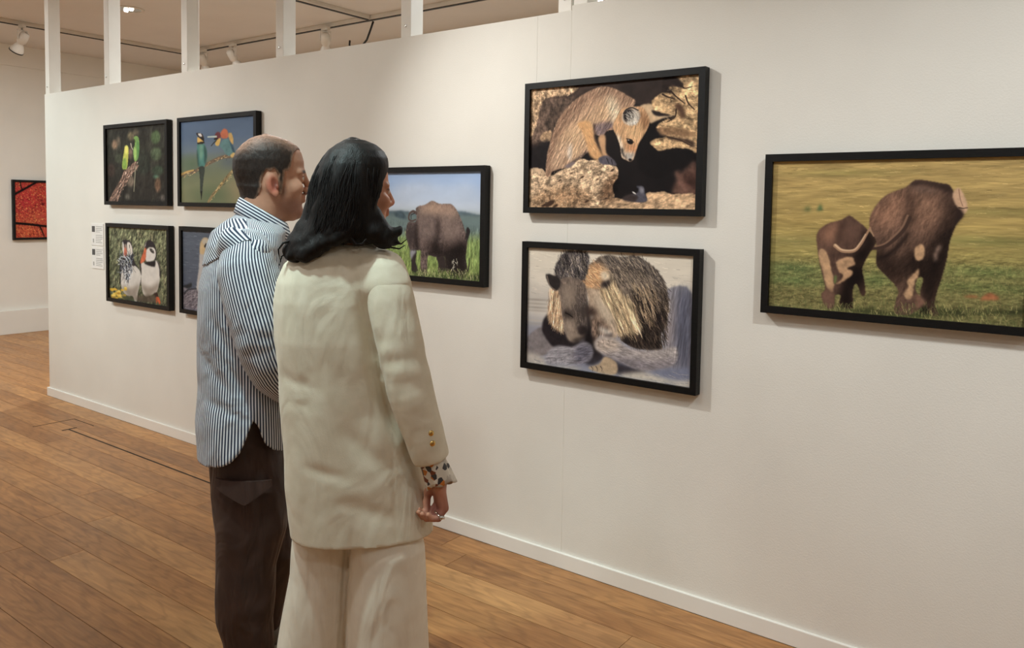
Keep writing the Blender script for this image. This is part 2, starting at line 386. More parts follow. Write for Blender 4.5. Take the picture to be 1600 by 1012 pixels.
# ------------------------------------------------------------------ painter for the flat photographic prints
class Pic:
    """small raster painter; coordinates run 0..1000 across and 0..1000 down the sheet"""
    def __init__(s, W, H, seed):
        s.W, s.H = W, H; s.c = np.zeros((H, W, 3), np.float32); s.rng = np.random.default_rng(seed); s.clip = np.ones((H, W), np.float32)
        s.sx, s.sy = (W-1)/1000.0, (H-1)/1000.0
    def px(s, pts): return np.asarray(pts, float).reshape(-1, 2)*(s.sx, s.sy)
    def noise(s, cell, st=(1, 1), octs=3):
        out = np.zeros((s.H, s.W), np.float32); amp = 1.0; tot = 0
        for o in range(octs):
            cx, cy = max(1.0, cell*st[0]/2**o), max(1.0, cell*st[1]/2**o)
            nx, ny = int(s.W/cx)+3, int(s.H/cy)+3
            g = s.rng.random((ny, nx)).astype(np.float32)
            fx = np.arange(s.W)/cx; fy = np.arange(s.H)/cy
            ix, iy = fx.astype(int), fy.astype(int); tx, ty = (fx-ix)[None, :], (fy-iy)[:, None]
            tx = tx*tx*(3-2*tx); ty = ty*ty*(3-2*ty)
            a = g[iy][:, ix]; b = g[iy][:, ix+1]; c = g[iy+1][:, ix]; d = g[iy+1][:, ix+1]
            out += amp*((a*(1-tx)+b*tx)*(1-ty)+(c*(1-tx)+d*tx)*ty); tot += amp; amp *= .55
        return out/tot-.5
    def rnoise(s, cell, st, ang, octs=3):
        """noise stretched along a direction"""
        a = math.radians(ang); X, Y = np.meshgrid(np.arange(s.W, dtype=np.float32), np.arange(s.H, dtype=np.float32))
        U = X*math.cos(a)+Y*math.sin(a); V = -X*math.sin(a)+Y*math.cos(a); V = V+cell*.7*s.noise(cell*6); out = 0; amp = 1.0; tot = 0
        for o in range(octs):
            cx, cy = max(1.0, cell*st[0]/2**o), max(1.0, cell*st[1]/2**o); fx, fy = (U-U.min())/cx, (V-V.min())/cy
            ix, iy = fx.astype(int), fy.astype(int); g = s.rng.random((iy.max()+2, ix.max()+2)).astype(np.float32); tx, ty = fx-ix, fy-iy; tx = tx*tx*(3-2*tx); ty = ty*ty*(3-2*ty)
            out = out+amp*((g[iy, ix]*(1-tx)+g[iy, ix+1]*tx)*(1-ty)+(g[iy+1, ix]*(1-tx)+g[iy+1, ix+1]*tx)*ty); tot += amp; amp *= .6
        return out/tot-.5
    @staticmethod
    def smooth(P, k=4):
        n = len(P)
        if n < 4: return P
        out = []
        for i in range(n):
            p0, p1, p2, p3 = P[i-1], P[i], P[(i+1) % n], P[(i+2) % n]
            for j in range(k):
                t = j/k
                out.append(.5*((2*p1)+(-p0+p2)*t+(2*p0-5*p1+4*p2-p3)*t*t+(-p0+3*p1-3*p2+p3)*t**3))
        return np.array(out)
    def blur(s, m, r):
        if r <= 0: return m
        n = int(r*2.5)+1; k = np.exp(-.5*(np.arange(-n, n+1)/max(r, .3))**2); k /= k.sum()
        p = np.pad(m, ((0, 0), (n, n)), 'edge'); m = sum(k[i]*p[:, i:i+m.shape[1]] for i in range(2*n+1))
        p = np.pad(m, ((n, n), (0, 0)), 'edge'); return sum(k[i]*p[i:i+m.shape[0]] for i in range(2*n+1))
    def mask(s, pts, soft=.5, sm=True, rough=0.0, rcell=8):
        P = s.px(pts)
        if sm: P = s.smooth(P)
        X, Y = np.meshgrid(np.arange(s.W, dtype=np.float32), np.arange(s.H, dtype=np.float32))
        if rough:
            X = X+s.noise(rcell, octs=2)*rough*2; Y = Y+s.noise(rcell, octs=2)*rough*2
        inside = np.zeros((s.H, s.W), bool)
        n = len(P)
        for i in range(n):
            x1, y1 = P[i]; x2, y2 = P[(i+1) % n]
            if y1 == y2: continue
            c = (Y < y1) != (Y < y2)
            inside ^= c & (X < (x2-x1)*(Y-y1)/(y2-y1)+x1)
        return s.blur(inside.astype(np.float32), max(soft, .45))
    def mix(s, m, col, a=1.0):
        m = m*a*s.clip; m = m[..., None]; s.c = s.c*(1-m)+np.asarray(col, np.float32)*m
    def tex(s, col, amp, cell, st):
        c = np.asarray(col, np.float32)/255
        if amp: return c[None, None]*(1+2*amp*s.noise(cell, st)[..., None])
        return np.broadcast_to(c, (s.H, s.W, 3))
    def run(s, cmds):
        for k in cmds:
            op = k[0]
            if op == 'G':                       # vertical gradient stops, noise
                vs = np.array([q[0] for q in k[1]])*s.sy; cs = np.array([q[1] for q in k[1]], float)/255
                y = np.arange(s.H); s.c = np.stack([np.interp(y, vs, cs[:, i]) for i in range(3)], -1)[:, None].repeat(s.W, 1).astype(np.float32)
                if len(k) > 2: s.c *= 1+2*k[2]*s.noise(k[3], k[4])[..., None]
            elif op == 'P':                     # polygon: colour, points, soft, noise amp, cell, rough edge, stretch
                _, col, pts, soft, amp, cell, rough = k[:7]; st = k[7] if len(k) > 7 else (1, 1)
                s.mix(s.mask(pts, soft*s.W/360, True, rough*s.W/360), s.tex(col, amp, cell, st))
            elif op == 'M':                     # multiply
                m = (s.mask(k[2], k[3]*s.W/360)*s.clip)[..., None]; s.c = s.c*(1-m+m*np.asarray(k[1], np.float32))
            elif op == 'L':                     # line: colour, points, width from, width to
                P = s.px(k[2]); n = 200; t = np.linspace(0, len(P)-1, n)
                if len(P) > 2:
                    Q = np.vstack([2*P[0]-P[1], P, 2*P[-1]-P[-2]]); i = np.minimum(t.astype(int), len(P)-2); f = (t-i)[:, None]
                    p0, p1, p2, p3 = Q[i], Q[i+1], Q[i+2], Q[i+3]
                    C = .5*((2*p1)+(-p0+p2)*f+(2*p0-5*p1+4*p2-p3)*f*f+(-p0+3*p1-3*p2+p3)*f**3)
                else: C = P[0]+(P[1]-P[0])*t[:, None]
                w = np.linspace(k[3], k[4], n)*s.sx/2
                x0, x1 = int(max(0, C[:, 0].min()-w.max()-2)), int(min(s.W, C[:, 0].max()+w.max()+3))
                y0, y1 = int(max(0, C[:, 1].min()-w.max()-2)), int(min(s.H, C[:, 1].max()+w.max()+3))
                if x1 <= x0 or y1 <= y0: continue
                X, Y = np.meshgrid(np.arange(x0, x1), np.arange(y0, y1)); m = np.zeros(X.shape, np.float32)
                for (cx, cy), r in zip(C, w): m = np.maximum(m, np.clip(r+.5-np.hypot(X-cx, Y-cy), 0, 1))
                m = (m*s.clip[y0:y1, x0:x1])[..., None]; s.c[y0:y1, x0:x1] = s.c[y0:y1, x0:x1]*(1-m)+np.asarray(k[1], np.float32)/255*m
            elif op == 'E':                     # ellipse: colour, cx, cy, rx, ry, degrees, soft
                _, col, cx, cy, rx, ry, an, soft = k
                X, Y = np.meshgrid(np.arange(s.W)-cx*s.sx, np.arange(s.H)-cy*s.sy); a = math.radians(an)
                u = X*math.cos(a)+Y*math.sin(a); v = -X*math.sin(a)+Y*math.cos(a); rx *= s.sx; ry *= s.sx
                d = (1-np.hypot(u/rx, v/ry))*min(rx, ry)
                s.mix(np.clip(d/max(soft, .7)+.5, 0, 1), np.asarray(col, np.float32)/255)
            elif op == 'F':                     # short strokes in a polygon: colours, points, count, length, angle, jitter, alpha
                _, cols, pts, n, ln, an, jit, al = k
                P = s.px(pts); m = s.mask(pts, .5)
                lo, hi = P.min(0), P.max(0); q = lo+s.rng.random((n, 2))*(hi-lo)
                xi = np.clip(q[:, 0].astype(int), 0, s.W-1); yi = np.clip(q[:, 1].astype(int), 0, s.H-1); q = q[m[yi, xi] > .5]
                a = np.radians(an+s.rng.normal(0, jit, len(q))); L = ln*s.sx*(.5+s.rng.random(len(q)))
                C = np.asarray(cols, np.float32)[s.rng.integers(0, len(cols), len(q))]/255*(1+.15*s.rng.normal(size=(len(q), 1)))
                steps = max(3, int(ln*s.sx*1.5))
                for j in range(steps):
                    t = j/(steps-1)-.5
                    x = np.rint(q[:, 0]+np.cos(a)*L*t).astype(int); y = np.rint(q[:, 1]+np.sin(a)*L*t).astype(int)
                    ok = (x >= 0) & (x < s.W) & (y >= 0) & (y < s.H); x, y = x[ok], y[ok]
                    s.c[y, x] = s.c[y, x]*(1-al)+C[ok]*al
            elif op == 'C':                     # clip what follows to an outline
                s.clip = s.mask(k[1], .6) if k[1] else np.ones((s.H, s.W), np.float32)
            elif op == 'R':                     # directional grain and relief: points, amount, cell, stretch, degrees, soft
                n = s.rnoise(k[3]*s.W/360, k[4], k[5]); n = n+1.4*(n-np.roll(np.roll(n, 1, 0), 1, 1)); m = s.mask(k[1], k[6]*s.W/360)*s.clip if k[1] else s.clip
                s.c *= (1+2*k[2]*n*m)[..., None]
            elif op == 'N':
                s.c *= 1+2*k[1]*s.noise(k[2], k[3])[..., None]
            elif op == 'B':
                for i in range(3): s.c[..., i] = s.blur(s.c[..., i], k[1])
        return np.clip(s.c, 0, 1)
PRINTS = {
 'fox': ((360, 240), [
  ('G',[(-122,(60,45,40)),(226,(34,28,28)),(1045,(24,20,22))],0.1,20,(1,1)),
  ('P',(74,56,48),[-18,-3,287,8,603,-1,985,-18,990,200,742,203,641,164,481,31,336,85,195,229,129,409,-1,503],4,0.25,14,0,(1,1)),
  ('P',(52,40,36),[534,25,655,17,796,23,822,93,774,144,734,185,675,191,623,145],4,0.2,16,0,(1,1)),
  ('P',(96,76,64),[85,96,232,105,298,81,243,185,177,301,139,398,9,465,7,352,56,205],3,0.3,9,2,(1,1)),
  ('P',(186,150,114),[-8,23,288,20,290,56,241,81,193,88,104,88,75,144,56,230,33,341,-3,376],1,0.42,5,3,(1,1)),
  ('F',[(90,66,50),(225,190,150)],[-8,23,288,20,289,80,104,91,56,230,33,341,-3,363],260,16.41,60,40,0.55),
  ('R',[-19,-16,297,9,289,92,139,410,-11,502],0.5,8,(1.5,1),60,2),
  ('P',(178,142,106),[69,424,99,376,140,360,137,435,100,447],1,0.4,4,3,(1,1)),
  ('P',(34,29,30),[-11,502,60,468,129,434,122,608,103,670,-9,680],4,0.15,8,0,(1,1)),
  ('P',(214,172,122),[993,5,885,18,857,25,901,70,906,92,826,83,851,130,798,124,742,174,748,243,809,282,874,304,810,333,766,380,829,440,756,464,738,503,790,553,871,538,942,549,1004,533],0.8,0.22,7,2.5,(1,1)),
  ('F',[(120,84,54),(245,210,160),(90,62,44)],[986,15,861,31,830,94,750,175,809,282,779,381,829,440,740,503,942,547,996,527],620,9.99,20,35,0.35),
  ('R',[993,5,857,25,826,83,742,174,748,243,874,304,766,380,738,503,790,553,1004,533],0.55,9,(1.6,1),25,1),
  ('L',(58,40,32),[861,54,894,80,914,104,949,97],8.51,4.64),
  ('L',(58,40,32),[843,118,871,160,916,214],8.55,4.66),
  ('L',(58,40,32),[919,159,936,216,968,263],8.41,4.59),
  ('L',(58,40,32),[762,391,844,397,924,413],8.74,4.77),
  ('L',(58,40,32),[829,452,894,478,958,525],8.62,4.7),
  ('L',(58,40,32),[873,254,866,309,827,340],8.51,4.64),
  ('L',(58,40,32),[798,135,823,155,864,176],8.64,4.71),
  ('P',(44,32,28),[796,12,861,9,893,58,902,92,838,73,822,105,798,124],1.5,0.2,6,2,(1,1)),
  ('P',(90,62,46),[864,209,905,230,918,291,899,323,882,266],2,0.2,6,2,(1,1)),
  ('P',(150,112,78),[779,381,892,389,963,427,964,460,861,442,796,438],2,0.3,6,2,(1,1)),
  ('P',(70,50,40),[829,452,909,468,965,487,969,532,926,502,862,476],2,0.2,5,2,(1,1)),
  ('P',(22,18,19),[720,354,782,336,766,386,784,435,743,475,736,509,786,556,958,561,972,658,866,700,786,766,684,696,664,534,696,432],1.5,0.1,8,1,(1,1)),
  ('P',(112,78,66),[983,647,937,679,914,714,874,709,885,773,865,868,988,879],3,0.3,9,1.5,(1,1)),
  ('M',(0.6,0.55,0.55),[915,734,985,724,987,846,940,812],5),
  ('P',(200,160,120),[388,1008,496,914,602,916,655,932,723,932,723,871,771,864,821,855,858,875,996,881,991,995],0.8,0.22,7,1.5,(1,1)),
  ('P',(206,172,136),[-9,692,83,669,122,726,144,730,250,661,344,594,381,612,455,605,500,646,554,667,559,740,530,810,542,904,478,917,388,990,-4,1017],0.8,0.2,6,1.5,(1,1)),
  ('M',(0.62,0.55,0.5),[493,762,564,716,542,904,469,923,442,917],5),
  ('M',(0.8,0.74,0.68),[55,883,252,808,404,881,369,990,16,998],8),
  ('F',[(120,90,66),(235,206,170),(90,66,50)],[17,706,250,673,372,616,545,681,512,810,387,966,21,985],1100,9.23,30,60,0.35),
  ('R',[-9,680,122,726,344,594,558,681,542,904,388,990,-4,1017],0.5,7,(1.3,1),20,1),
  ('R',[388,1008,496,914,857,868,996,881,991,995],0.4,8,(1.6,1),0,1),
  ('E',(70,48,36),142,957,33.76,12.89,-25,2),
  ('E',(70,48,36),107,970,20.05,7.62,-25,2),
  ('E',(70,48,36),181,975,17.68,6.79,-25,2),
  ('E',(70,48,36),346,742,13.1,5.14,-25,2),
  ('E',(70,48,36),377,935,14.87,5.87,-25,2),
  ('E',(70,48,36),527,691,12.43,5.0,-25,2),
  ('E',(70,48,36),203,770,9.75,3.75,-25,2),
  ('E',(70,48,36),279,710,8.58,3.33,-25,2),
  ('E',(70,48,36),439,761,8.21,3.26,-25,2),
  ('P',(182,142,112),[114,726,115,608,130,490,158,362,195,254,252,167,326,96,409,48,468,39,526,59,597,117,649,171,625,232,574,297,558,365,487,384,461,429,415,403,411,474,435,535,371,550,344,581,288,626,240,663,158,690,144,730],0.9,0.1,8,0.8,(1,1)),
  ('C',[114,726,115,608,130,490,158,362,195,254,252,167,326,96,409,48,468,39,526,59,597,117,649,171,625,232,574,297,558,365,487,384,461,429,415,403,411,474,435,535,371,550,344,581,288,626,240,663,158,690,144,730]),
  ('M',(0.72,0.68,0.68),[113,682,125,484,186,278,261,156,409,46,517,53,605,120,645,170,597,154,491,90,383,120,282,237,207,377,165,535,144,727],8),
  ('P',(214,172,130),[316,312,403,235,483,148,529,258,495,308,423,326,378,412,352,519,287,601,220,574,199,463,255,344],9,0.1,8,0,(1,1)),
  ('P',(196,158,126),[143,671,180,511,247,441,276,516,249,612,182,672],6,0.12,6,0,(1,1)),
  ('P',(222,206,190),[253,563,257,496,276,473,277,552,267,613],3,0.1,5,0,(1,1)),
  ('P',(62,52,52),[269,631,325,578,371,538,395,569,344,589,283,656],2.5,0.15,6,0,(1,1)),
  ('P',(236,214,178),[487,119,529,144,564,261,575,367,559,447,527,363,512,292,495,208],6,0.08,6,0,(1,1)),
  ('P',(122,102,104),[412,337,468,318,521,322,533,375,510,421,452,441,422,415],3,0.15,6,0,(1,1)),
  ('P',(176,128,98),[487,384,522,363,532,410,506,444,483,419],2,0.2,4,0,(1,1)),
  ('F',[(140,106,84),(216,180,140),(120,92,78),(235,205,165)],[114,726,115,608,130,490,158,362,195,254,252,167,326,96,409,48,468,39,526,59,597,117,649,171,625,232,574,297,558,365,487,384,461,429,415,403,411,474,435,535,371,550,344,581,288,626,240,663,158,690,144,730],3200,12.98,120,16,0.22),
  ('R',None,0.24,3.2,(5,1),118,3),
  ('C',None),
  ('P',(66,50,46),[404,331,418,332,424,427,453,536,435,523,414,438],2,0.1,5,0,(1,1)),
  ('P',(206,156,112),[438,434,479,419,486,549,522,612,477,598,455,524],1.5,0.08,6,0,(1,1)),
  ('P',(222,164,106),[309,314,376,299,405,360,417,451,455,548,477,602,437,611,392,574,372,496,342,386],2,0.08,6,0,(1,1)),
  ('F',[(235,185,130),(190,130,84)],[321,324,377,317,416,450,463,584,408,570,370,484],300,15.03,62,10,0.35),
  ('P',(92,86,96),[441,597,490,575,534,612,549,655,509,647,462,641],1,0.2,5,0,(1,1)),
  ('L',(40,36,40),[491,596,505,638],5.08,3.39),
  ('L',(40,36,40),[518,609,527,645],5.05,3.37),
  ('P',(126,110,110),[234,653,286,616,299,632,262,666],1.2,0.12,5,0,(1,1)),
  ('P',(218,182,140),[675,211,734,199,753,252,777,288,866,296,806,311,761,332,732,341,698,272],1.2,0.12,6,0,(1,1)),
  ('P',(44,34,34),[741,246,789,271,846,291,777,293,752,277],1.2,0.1,6,0,(1,1)),
  ('P',(208,158,112),[522,351,549,271,579,218,641,210,693,224,729,309,727,360,709,412,674,491,662,536,645,611,625,625,606,615,579,590,569,512,547,429],0.9,0.08,7,0,(1,1)),
  ('C',[522,351,549,271,579,218,641,210,693,224,729,309,727,360,709,412,674,491,662,536,645,611,625,625,606,615,579,590,569,512,547,429]),
  ('P',(224,176,124),[593,368,695,352,704,410,663,465,602,426],7,0.06,6,0,(1,1)),
  ('P',(236,222,200),[543,411,568,448,588,530,596,577,614,620,590,602,570,564,560,494],3,0.06,6,0,(1,1)),
  ('P',(218,146,98),[604,502,662,511,655,568,624,557],5,0.06,6,0,(1,1)),
  ('P',(186,178,170),[589,565,613,560,652,562,645,611,625,625,606,612],3,0.1,5,0,(1,1)),
  ('P',(36,30,32),[574,529,585,524,589,565,605,595,593,589,579,565],1.5,0.1,5,0,(1,1)),
  ('F',[(180,128,88),(235,190,140)],[522,351,549,271,579,218,641,210,693,224,729,309,727,360,709,412,674,491,662,536,645,611,625,625,606,615,579,590,569,512,547,429],700,7.98,110,20,0.18),
  ('R',None,0.2,3,(4,1),100,3),
  ('E',(26,20,20),625,475,18.95,13.27,25,1.5),
  ('E',(225,220,215),616,461,4.32,3.12,0,1),
  ('L',(60,44,38),[604,452,622,460,646,481],5.77,3.3),
  ('E',(34,28,30),628,615,10.34,7.04,20,1.5),
  ('C',None),
  ('E',(206,180,154),627,283,53.28,46.66,0,2),
  ('E',(176,166,156),638,292,35.97,37.27,20,4),
  ('E',(34,29,33),613,276,29.33,32.73,20,4),
  ('F',[(235,228,215),(210,195,175)],[599,264,659,246,673,305,644,343,609,334],160,19.06,60,20,0.45),
  ('L',(28,22,24),[584,257,599,229,631,218,666,241],7.44,4.96),
  ('M',(0.7,0.64,0.6),[667,236,732,321,727,360,696,398,686,329],5),
  ('P',(84,82,94),[592,910,636,883,669,869,680,840,668,817,704,820,715,868,729,928,680,938,620,929],1,0.25,5,0,(1,1)),
  ('P',(126,124,134),[683,828,704,825,709,863,692,869],1.5,0.2,4,0,(1,1)),
  ('E',(230,225,220),655,868,12.0,3.91,30,1),
  ('P',(62,50,48),[585,916,619,880,671,886,667,932,620,933],2,0.2,5,0,(1,1)),
 ]),
 'lion': ((360, 240), [
  ('G',[(-80,(226,214,192)),(281,(222,212,196)),(426,(196,188,178)),(548,(206,198,188)),(694,(150,150,162)),(1133,(146,152,176))],0.04,16,(3,1)),
  ('E',(160,150,140),70,449,72.89,5.28,-2,4),
  ('E',(172,162,150),71,482,72.9,5.28,-2,4),
  ('E',(162,152,142),71,514,72.91,5.28,-2,4),
  ('E',(178,168,158),72,540,72.92,5.28,-2,4),
  ('E',(165,160,158),73,652,72.96,5.29,-2,4),
  ('E',(188,180,170),73,625,72.95,5.29,-2,4),
  ('F',[(238,230,214),(205,192,176)],[2,57,976,-34,975,308,7,424],500,31.72,2,6,0.25),
  ('P',(130,122,124),[-9,811,54,714,116,674,178,740,190,841,119,913,-7,930],1.5,0.15,8,0,(1,1)),
  ('P',(40,34,38),[105,673,155,549,247,651,298,745,376,744,433,697,472,790,492,861,389,919,300,821,200,833,148,784],2,0.15,6,1,(1,1)),
  ('P',(130,128,138),[852,274,983,290,987,870,897,875,856,721,829,631,867,414],1.5,0.08,10,0,(0.6,2)),
  ('M',(0.72,0.74,0.82),[918,286,983,290,987,870,938,857,901,643,897,480],8),
  ('M',(1.18,1.12,1.05),[865,287,895,387,892,644,860,708,834,630,863,427],6),
  ('L',(92,92,108),[952,541,943,705,912,827],6.34,3.96),
  ('L',(92,92,108),[969,608,956,749,938,857],6.32,3.95),
  ('L',(92,92,108),[931,522,921,662,899,783],6.37,3.98),
  ('P',(112,98,86),[334,247,376,168,432,88,497,44,579,50,668,40,738,76,799,141,843,231,864,392,856,509,825,632,837,712,802,745,707,750,627,723,581,660,543,605,505,512,466,419,418,375,389,329],1,0.2,7,3,(1,1)),
  ('C',[334,247,376,168,432,88,497,44,579,50,668,40,738,76,799,141,843,231,864,392,856,509,825,632,837,712,802,745,707,750,627,723,581,660,543,605,505,512,466,419,418,375,389,329]),
  ('R',None,0.6,4,(9,1),52,3),
  ('P',(96,88,84),[497,47,579,47,676,33,747,87,799,153,843,254,801,247,713,149,607,123,526,130],5,0.25,6,2,(1,1)),
  ('P',(34,28,29),[669,363,760,358,856,393,856,509,825,632,837,712,802,745,707,752,600,718,634,654,714,632,707,508],5,0.2,6,2,(1,1)),
  ('F',[(70,60,56),(150,134,116),(52,46,46),(185,164,138)],[423,102,676,39,799,153,852,276,855,428,761,405,646,312,536,190],900,56.47,48,16,0.5),
  ('F',[(30,26,26),(70,58,50),(104,86,70)],[647,336,844,289,860,462,835,713,707,748,635,664],700,53.04,66,14,0.45),
  ('F',[(180,150,116),(206,178,140)],[663,274,802,294,788,472,764,571,683,415],120,52.75,62,10,0.5),
  ('P',(214,186,142),[464,332,537,239,593,336,656,395,689,510,709,615,634,644,581,658,562,553,515,474,475,405],4,0.14,6,2,(1,1)),
  ('F',[(240,216,172),(176,142,104),(226,196,150),(120,94,74)],[464,332,537,239,593,336,665,393,698,509,713,627,581,660,560,553,504,463],520,55.92,62,12,0.5),
  ('P',(220,168,116),[334,247,377,180,433,113,498,144,518,216,482,269,445,310,389,335],5,0.15,6,2,(1,1)),
  ('F',[(240,196,146),(196,140,92),(150,108,80)],[339,246,433,113,508,156,482,269,389,335],260,38.6,215,25,0.5),
  ('P',(56,48,48),[473,282,500,230,537,241,519,289,487,305],3,0.2,5,1,(1,1)),
  ('P',(226,206,176),[471,184,503,169,527,215,500,245,477,226],3,0.2,5,1,(1,1)),
  ('C',None),
  ('R',[464,332,537,239,656,395,709,615,581,658,475,405],0.45,3.5,(8,1),62,2),
  ('R',[669,363,856,393,837,712,707,752,634,654],0.5,4,(8,1),66,3),
  ('P',(192,166,140),[385,319,464,326,480,417,543,507,581,663,545,693,475,678,434,747,418,625,397,515,399,402],2,0.1,8,0,(1,1)),
  ('P',(186,166,144),[446,372,504,463,556,579,567,650,525,608,477,504],6,0.1,6,0,(1,1)),
  ('P',(120,98,84),[417,569,487,552,536,625,544,685,480,680,435,741],4,0.2,5,0,(1,1)),
  ('R',[385,319,464,326,581,663,434,747,397,515],0.22,4,(3,1),60,3),
  ('R',[417,569,536,625,544,685,435,741],0.5,5,(1,4),10,2),
  ('P',(36,26,28),[507,666,548,651,545,688,508,702],2,0.1,5,0,(1,1)),
  ('P',(50,38,36),[424,709,452,697,451,738,428,748],2.5,0.1,5,0,(1,1)),
  ('P',(84,66,58),[399,515,448,471,467,505,430,548],6,0.1,5,0,(1,1)),
  ('L',(60,46,42),[401,515,418,497,431,483],8.06,3.58),
  ('P',(210,200,190),[406,526,430,521,428,548,411,551],2,0.1,5,0,(1,1)),
  ('P',(80,74,76),[188,197,207,106,267,28,369,21,399,91,387,204,340,271,280,227,232,295,189,249],1.5,0.2,6,3,(1,1)),
  ('F',[(50,46,50),(120,110,104),(34,30,34),(150,136,120)],[186,262,204,107,267,32,369,25,395,104,377,230,330,272,252,281],520,46.34,70,26,0.5),
  ('P',(212,176,138),[157,352,215,355,247,498,250,683,208,683,164,638,145,563,154,459],2.5,0.18,6,2,(1,1)),
  ('F',[(238,208,170),(150,112,84),(190,150,112)],[152,355,215,355,247,498,250,689,166,638,145,563],260,46.81,95,16,0.5),
  ('P',(116,100,90),[207,285,281,237,378,282,392,428,403,527,396,678,359,735,318,763,279,748,257,662,236,550,224,424],1.5,0.14,7,0,(1,1)),
  ('P',(82,72,68),[326,336,390,416,404,552,399,678,361,684,326,525,303,414],6,0.15,6,0,(1,1)),
  ('F',[(150,132,116),(70,60,56)],[212,297,369,293,394,653,278,736,235,512],420,18.01,80,30,0.4),
  ('R',[207,285,378,282,403,527,359,735,279,748,224,424],0.3,4,(3,1),80,2),
  ('R',[188,197,267,28,369,21,399,91,387,204,280,227],0.55,4,(7,1),70,2),
  ('R',[157,352,215,355,250,683,164,638],0.45,3.5,(8,1),95,2),
  ('P',(156,138,122),[263,668,298,694,380,696,357,735,313,762,277,742],3,0.1,6,0,(1,1)),
  ('P',(40,32,31),[310,743,357,720,394,684,401,728,357,748,323,769],4,0.1,5,0,(1,1)),
  ('P',(34,28,28),[348,651,390,629,394,674,358,692],2.5,0.1,5,0,(1,1)),
  ('P',(46,38,38),[331,638,386,630,385,680,351,693],3,0.1,5,0,(1,1)),
  ('L',(52,43,40),[261,526,285,541,305,561],10.16,5.54),
  ('E',(170,150,130),293,562,9.8,5.13,30,1),
  ('P',(148,130,114),[242,320,311,300,324,412,285,493,244,460],8,0.1,6,0,(1,1)),
  ('P',(64,54,50),[245,517,285,508,320,564,286,588,252,561],4,0.1,5,0,(1,1)),
  ('P',(70,60,56),[348,484,391,466,398,540,359,558],4,0.1,5,0,(1,1)),
  ('P',(166,146,128),[256,599,306,591,331,670,288,696,262,662],6,0.1,5,0,(1,1)),
  ('L',(30,25,25),[261,534,285,546,305,563],8.31,4.62),
  ('P',(48,42,42),[128,229,209,247,224,312,193,361,151,317],1.2,0.15,6,0.8,(1,1)),
  ('L',(120,104,92),[135,244,154,317,191,354],7.56,4.73),
  ('P',(28,23,25),[388,404,403,477,414,575,427,686,444,795,402,790,385,718,399,628,398,528],2.5,0.1,6,0,(1,1)),
  ('P',(206,186,160),[446,335,484,416,532,496,542,556,486,503,452,421],6,0.08,5,0,(1,1)),
  ('P',(70,54,48),[397,478,427,469,441,521,411,551],4,0.1,5,0,(1,1)),
  ('P',(222,212,200),[469,617,544,642,544,669,489,663],4,0.08,5,0,(1,1)),
  ('P',(196,186,176),[-8,904,130,931,141,981,262,972,380,971,263,1021,-6,1010],5,0.1,8,0,(1,1)),
  ('P',(58,54,62),[389,906,492,839,584,880,745,909,676,962,586,973,511,870,437,937],4,0.15,8,0,(1,1)),
  ('P',(158,154,162),[132,937,158,863,218,810,299,809,376,751,426,773,437,847,398,919,302,951,202,979,143,974],2,0.12,7,0,(1,1)),
  ('M',(0.68,0.68,0.74),[338,776,436,772,437,847,398,923,321,919],6),
  ('L',(118,116,124),[166,930,170,955,168,975],4.73,1.89),
  ('L',(118,116,124),[201,923,206,948,204,968],4.7,1.88),
  ('L',(118,116,124),[239,916,244,941,242,961],4.66,1.86),
  ('P',(176,166,164),[445,748,489,690,565,700,654,757,793,746,906,700,903,829,796,900,692,910,593,869,510,835,455,798],2,0.1,8,0,(1,1)),
  ('P',(198,180,166),[445,748,489,690,565,700,600,755,547,801,472,803],5,0.1,6,0,(1,1)),
  ('M',(0.72,0.72,0.78),[510,835,638,833,795,839,903,782,903,835,796,904,692,913,593,871],7),
  ('L',(140,124,116),[466,735,472,752,470,767],4.43,1.77),
  ('L',(140,124,116),[494,718,500,734,498,750],4.4,1.76),
  ('L',(140,124,116),[528,716,534,732,532,747],4.37,1.75),
  ('P',(192,166,134),[410,952,474,914,510,848,577,882,579,970,513,991,437,974],1.5,0.15,6,0,(1,1)),
  ('R',[445,748,565,700,793,746,906,700,903,829,692,910,455,798],0.22,4,(3,1),15,3),
  ('R',[132,937,218,810,426,773,398,919,202,979],0.22,4,(3,1),-10,3),
  ('R',[852,274,983,290,987,870,897,875,829,631],0.18,4,(6,1),95,3),
  ('L',(92,80,74),[427,943,437,959,436,980],5.37,2.69),
  ('L',(92,80,74),[456,937,465,954,464,974],5.34,2.67),
  ('L',(92,80,74),[484,931,493,948,492,968],5.31,2.65),
  ('P',(212,202,186),[586,990,728,926,898,953,988,934,988,992,815,995],4,0.12,7,1,(1,1)),
  ('P',(122,128,154),[779,913,986,841,988,922,898,936,814,932],4,0.1,8,0,(1,1)),
  ('F',[(190,180,170),(110,112,130)],[15,953,263,995,586,990,981,999,978,860,586,978],260,31.85,8,10,0.3),
 ]),
 'elephant': ((360, 246), [
  ('G',[(-58,(186,152,88)),(231,(184,154,88)),(406,(178,150,82)),(593,(160,144,78)),(757,(128,124,70)),(933,(122,114,66)),(1110,(118,110,64))],0.06,14,(6,1)),
  ('E',(152,140,76),308,94,100.84,7.47,0,14),
  ('E',(140,130,70),876,332,94.79,6.01,0,14),
  ('E',(138,136,72),849,504,121.58,10.61,0,14),
  ('E',(150,140,78),110,544,91.77,10.38,0,14),
  ('E',(106,122,68),114,727,100.16,22.55,0,14),
  ('E',(112,124,66),854,684,128.01,18.23,0,14),
  ('E',(104,120,66),116,803,108.53,19.1,0,14),
  ('E',(108,118,62),837,775,154.77,12.21,0,14),
  ('E',(110,122,66),455,769,44.54,24.56,0,14),
  ('F',[(205,176,110),(150,128,66)],[5,30,972,15,989,564,19,632],900,29.22,0,4,0.22),
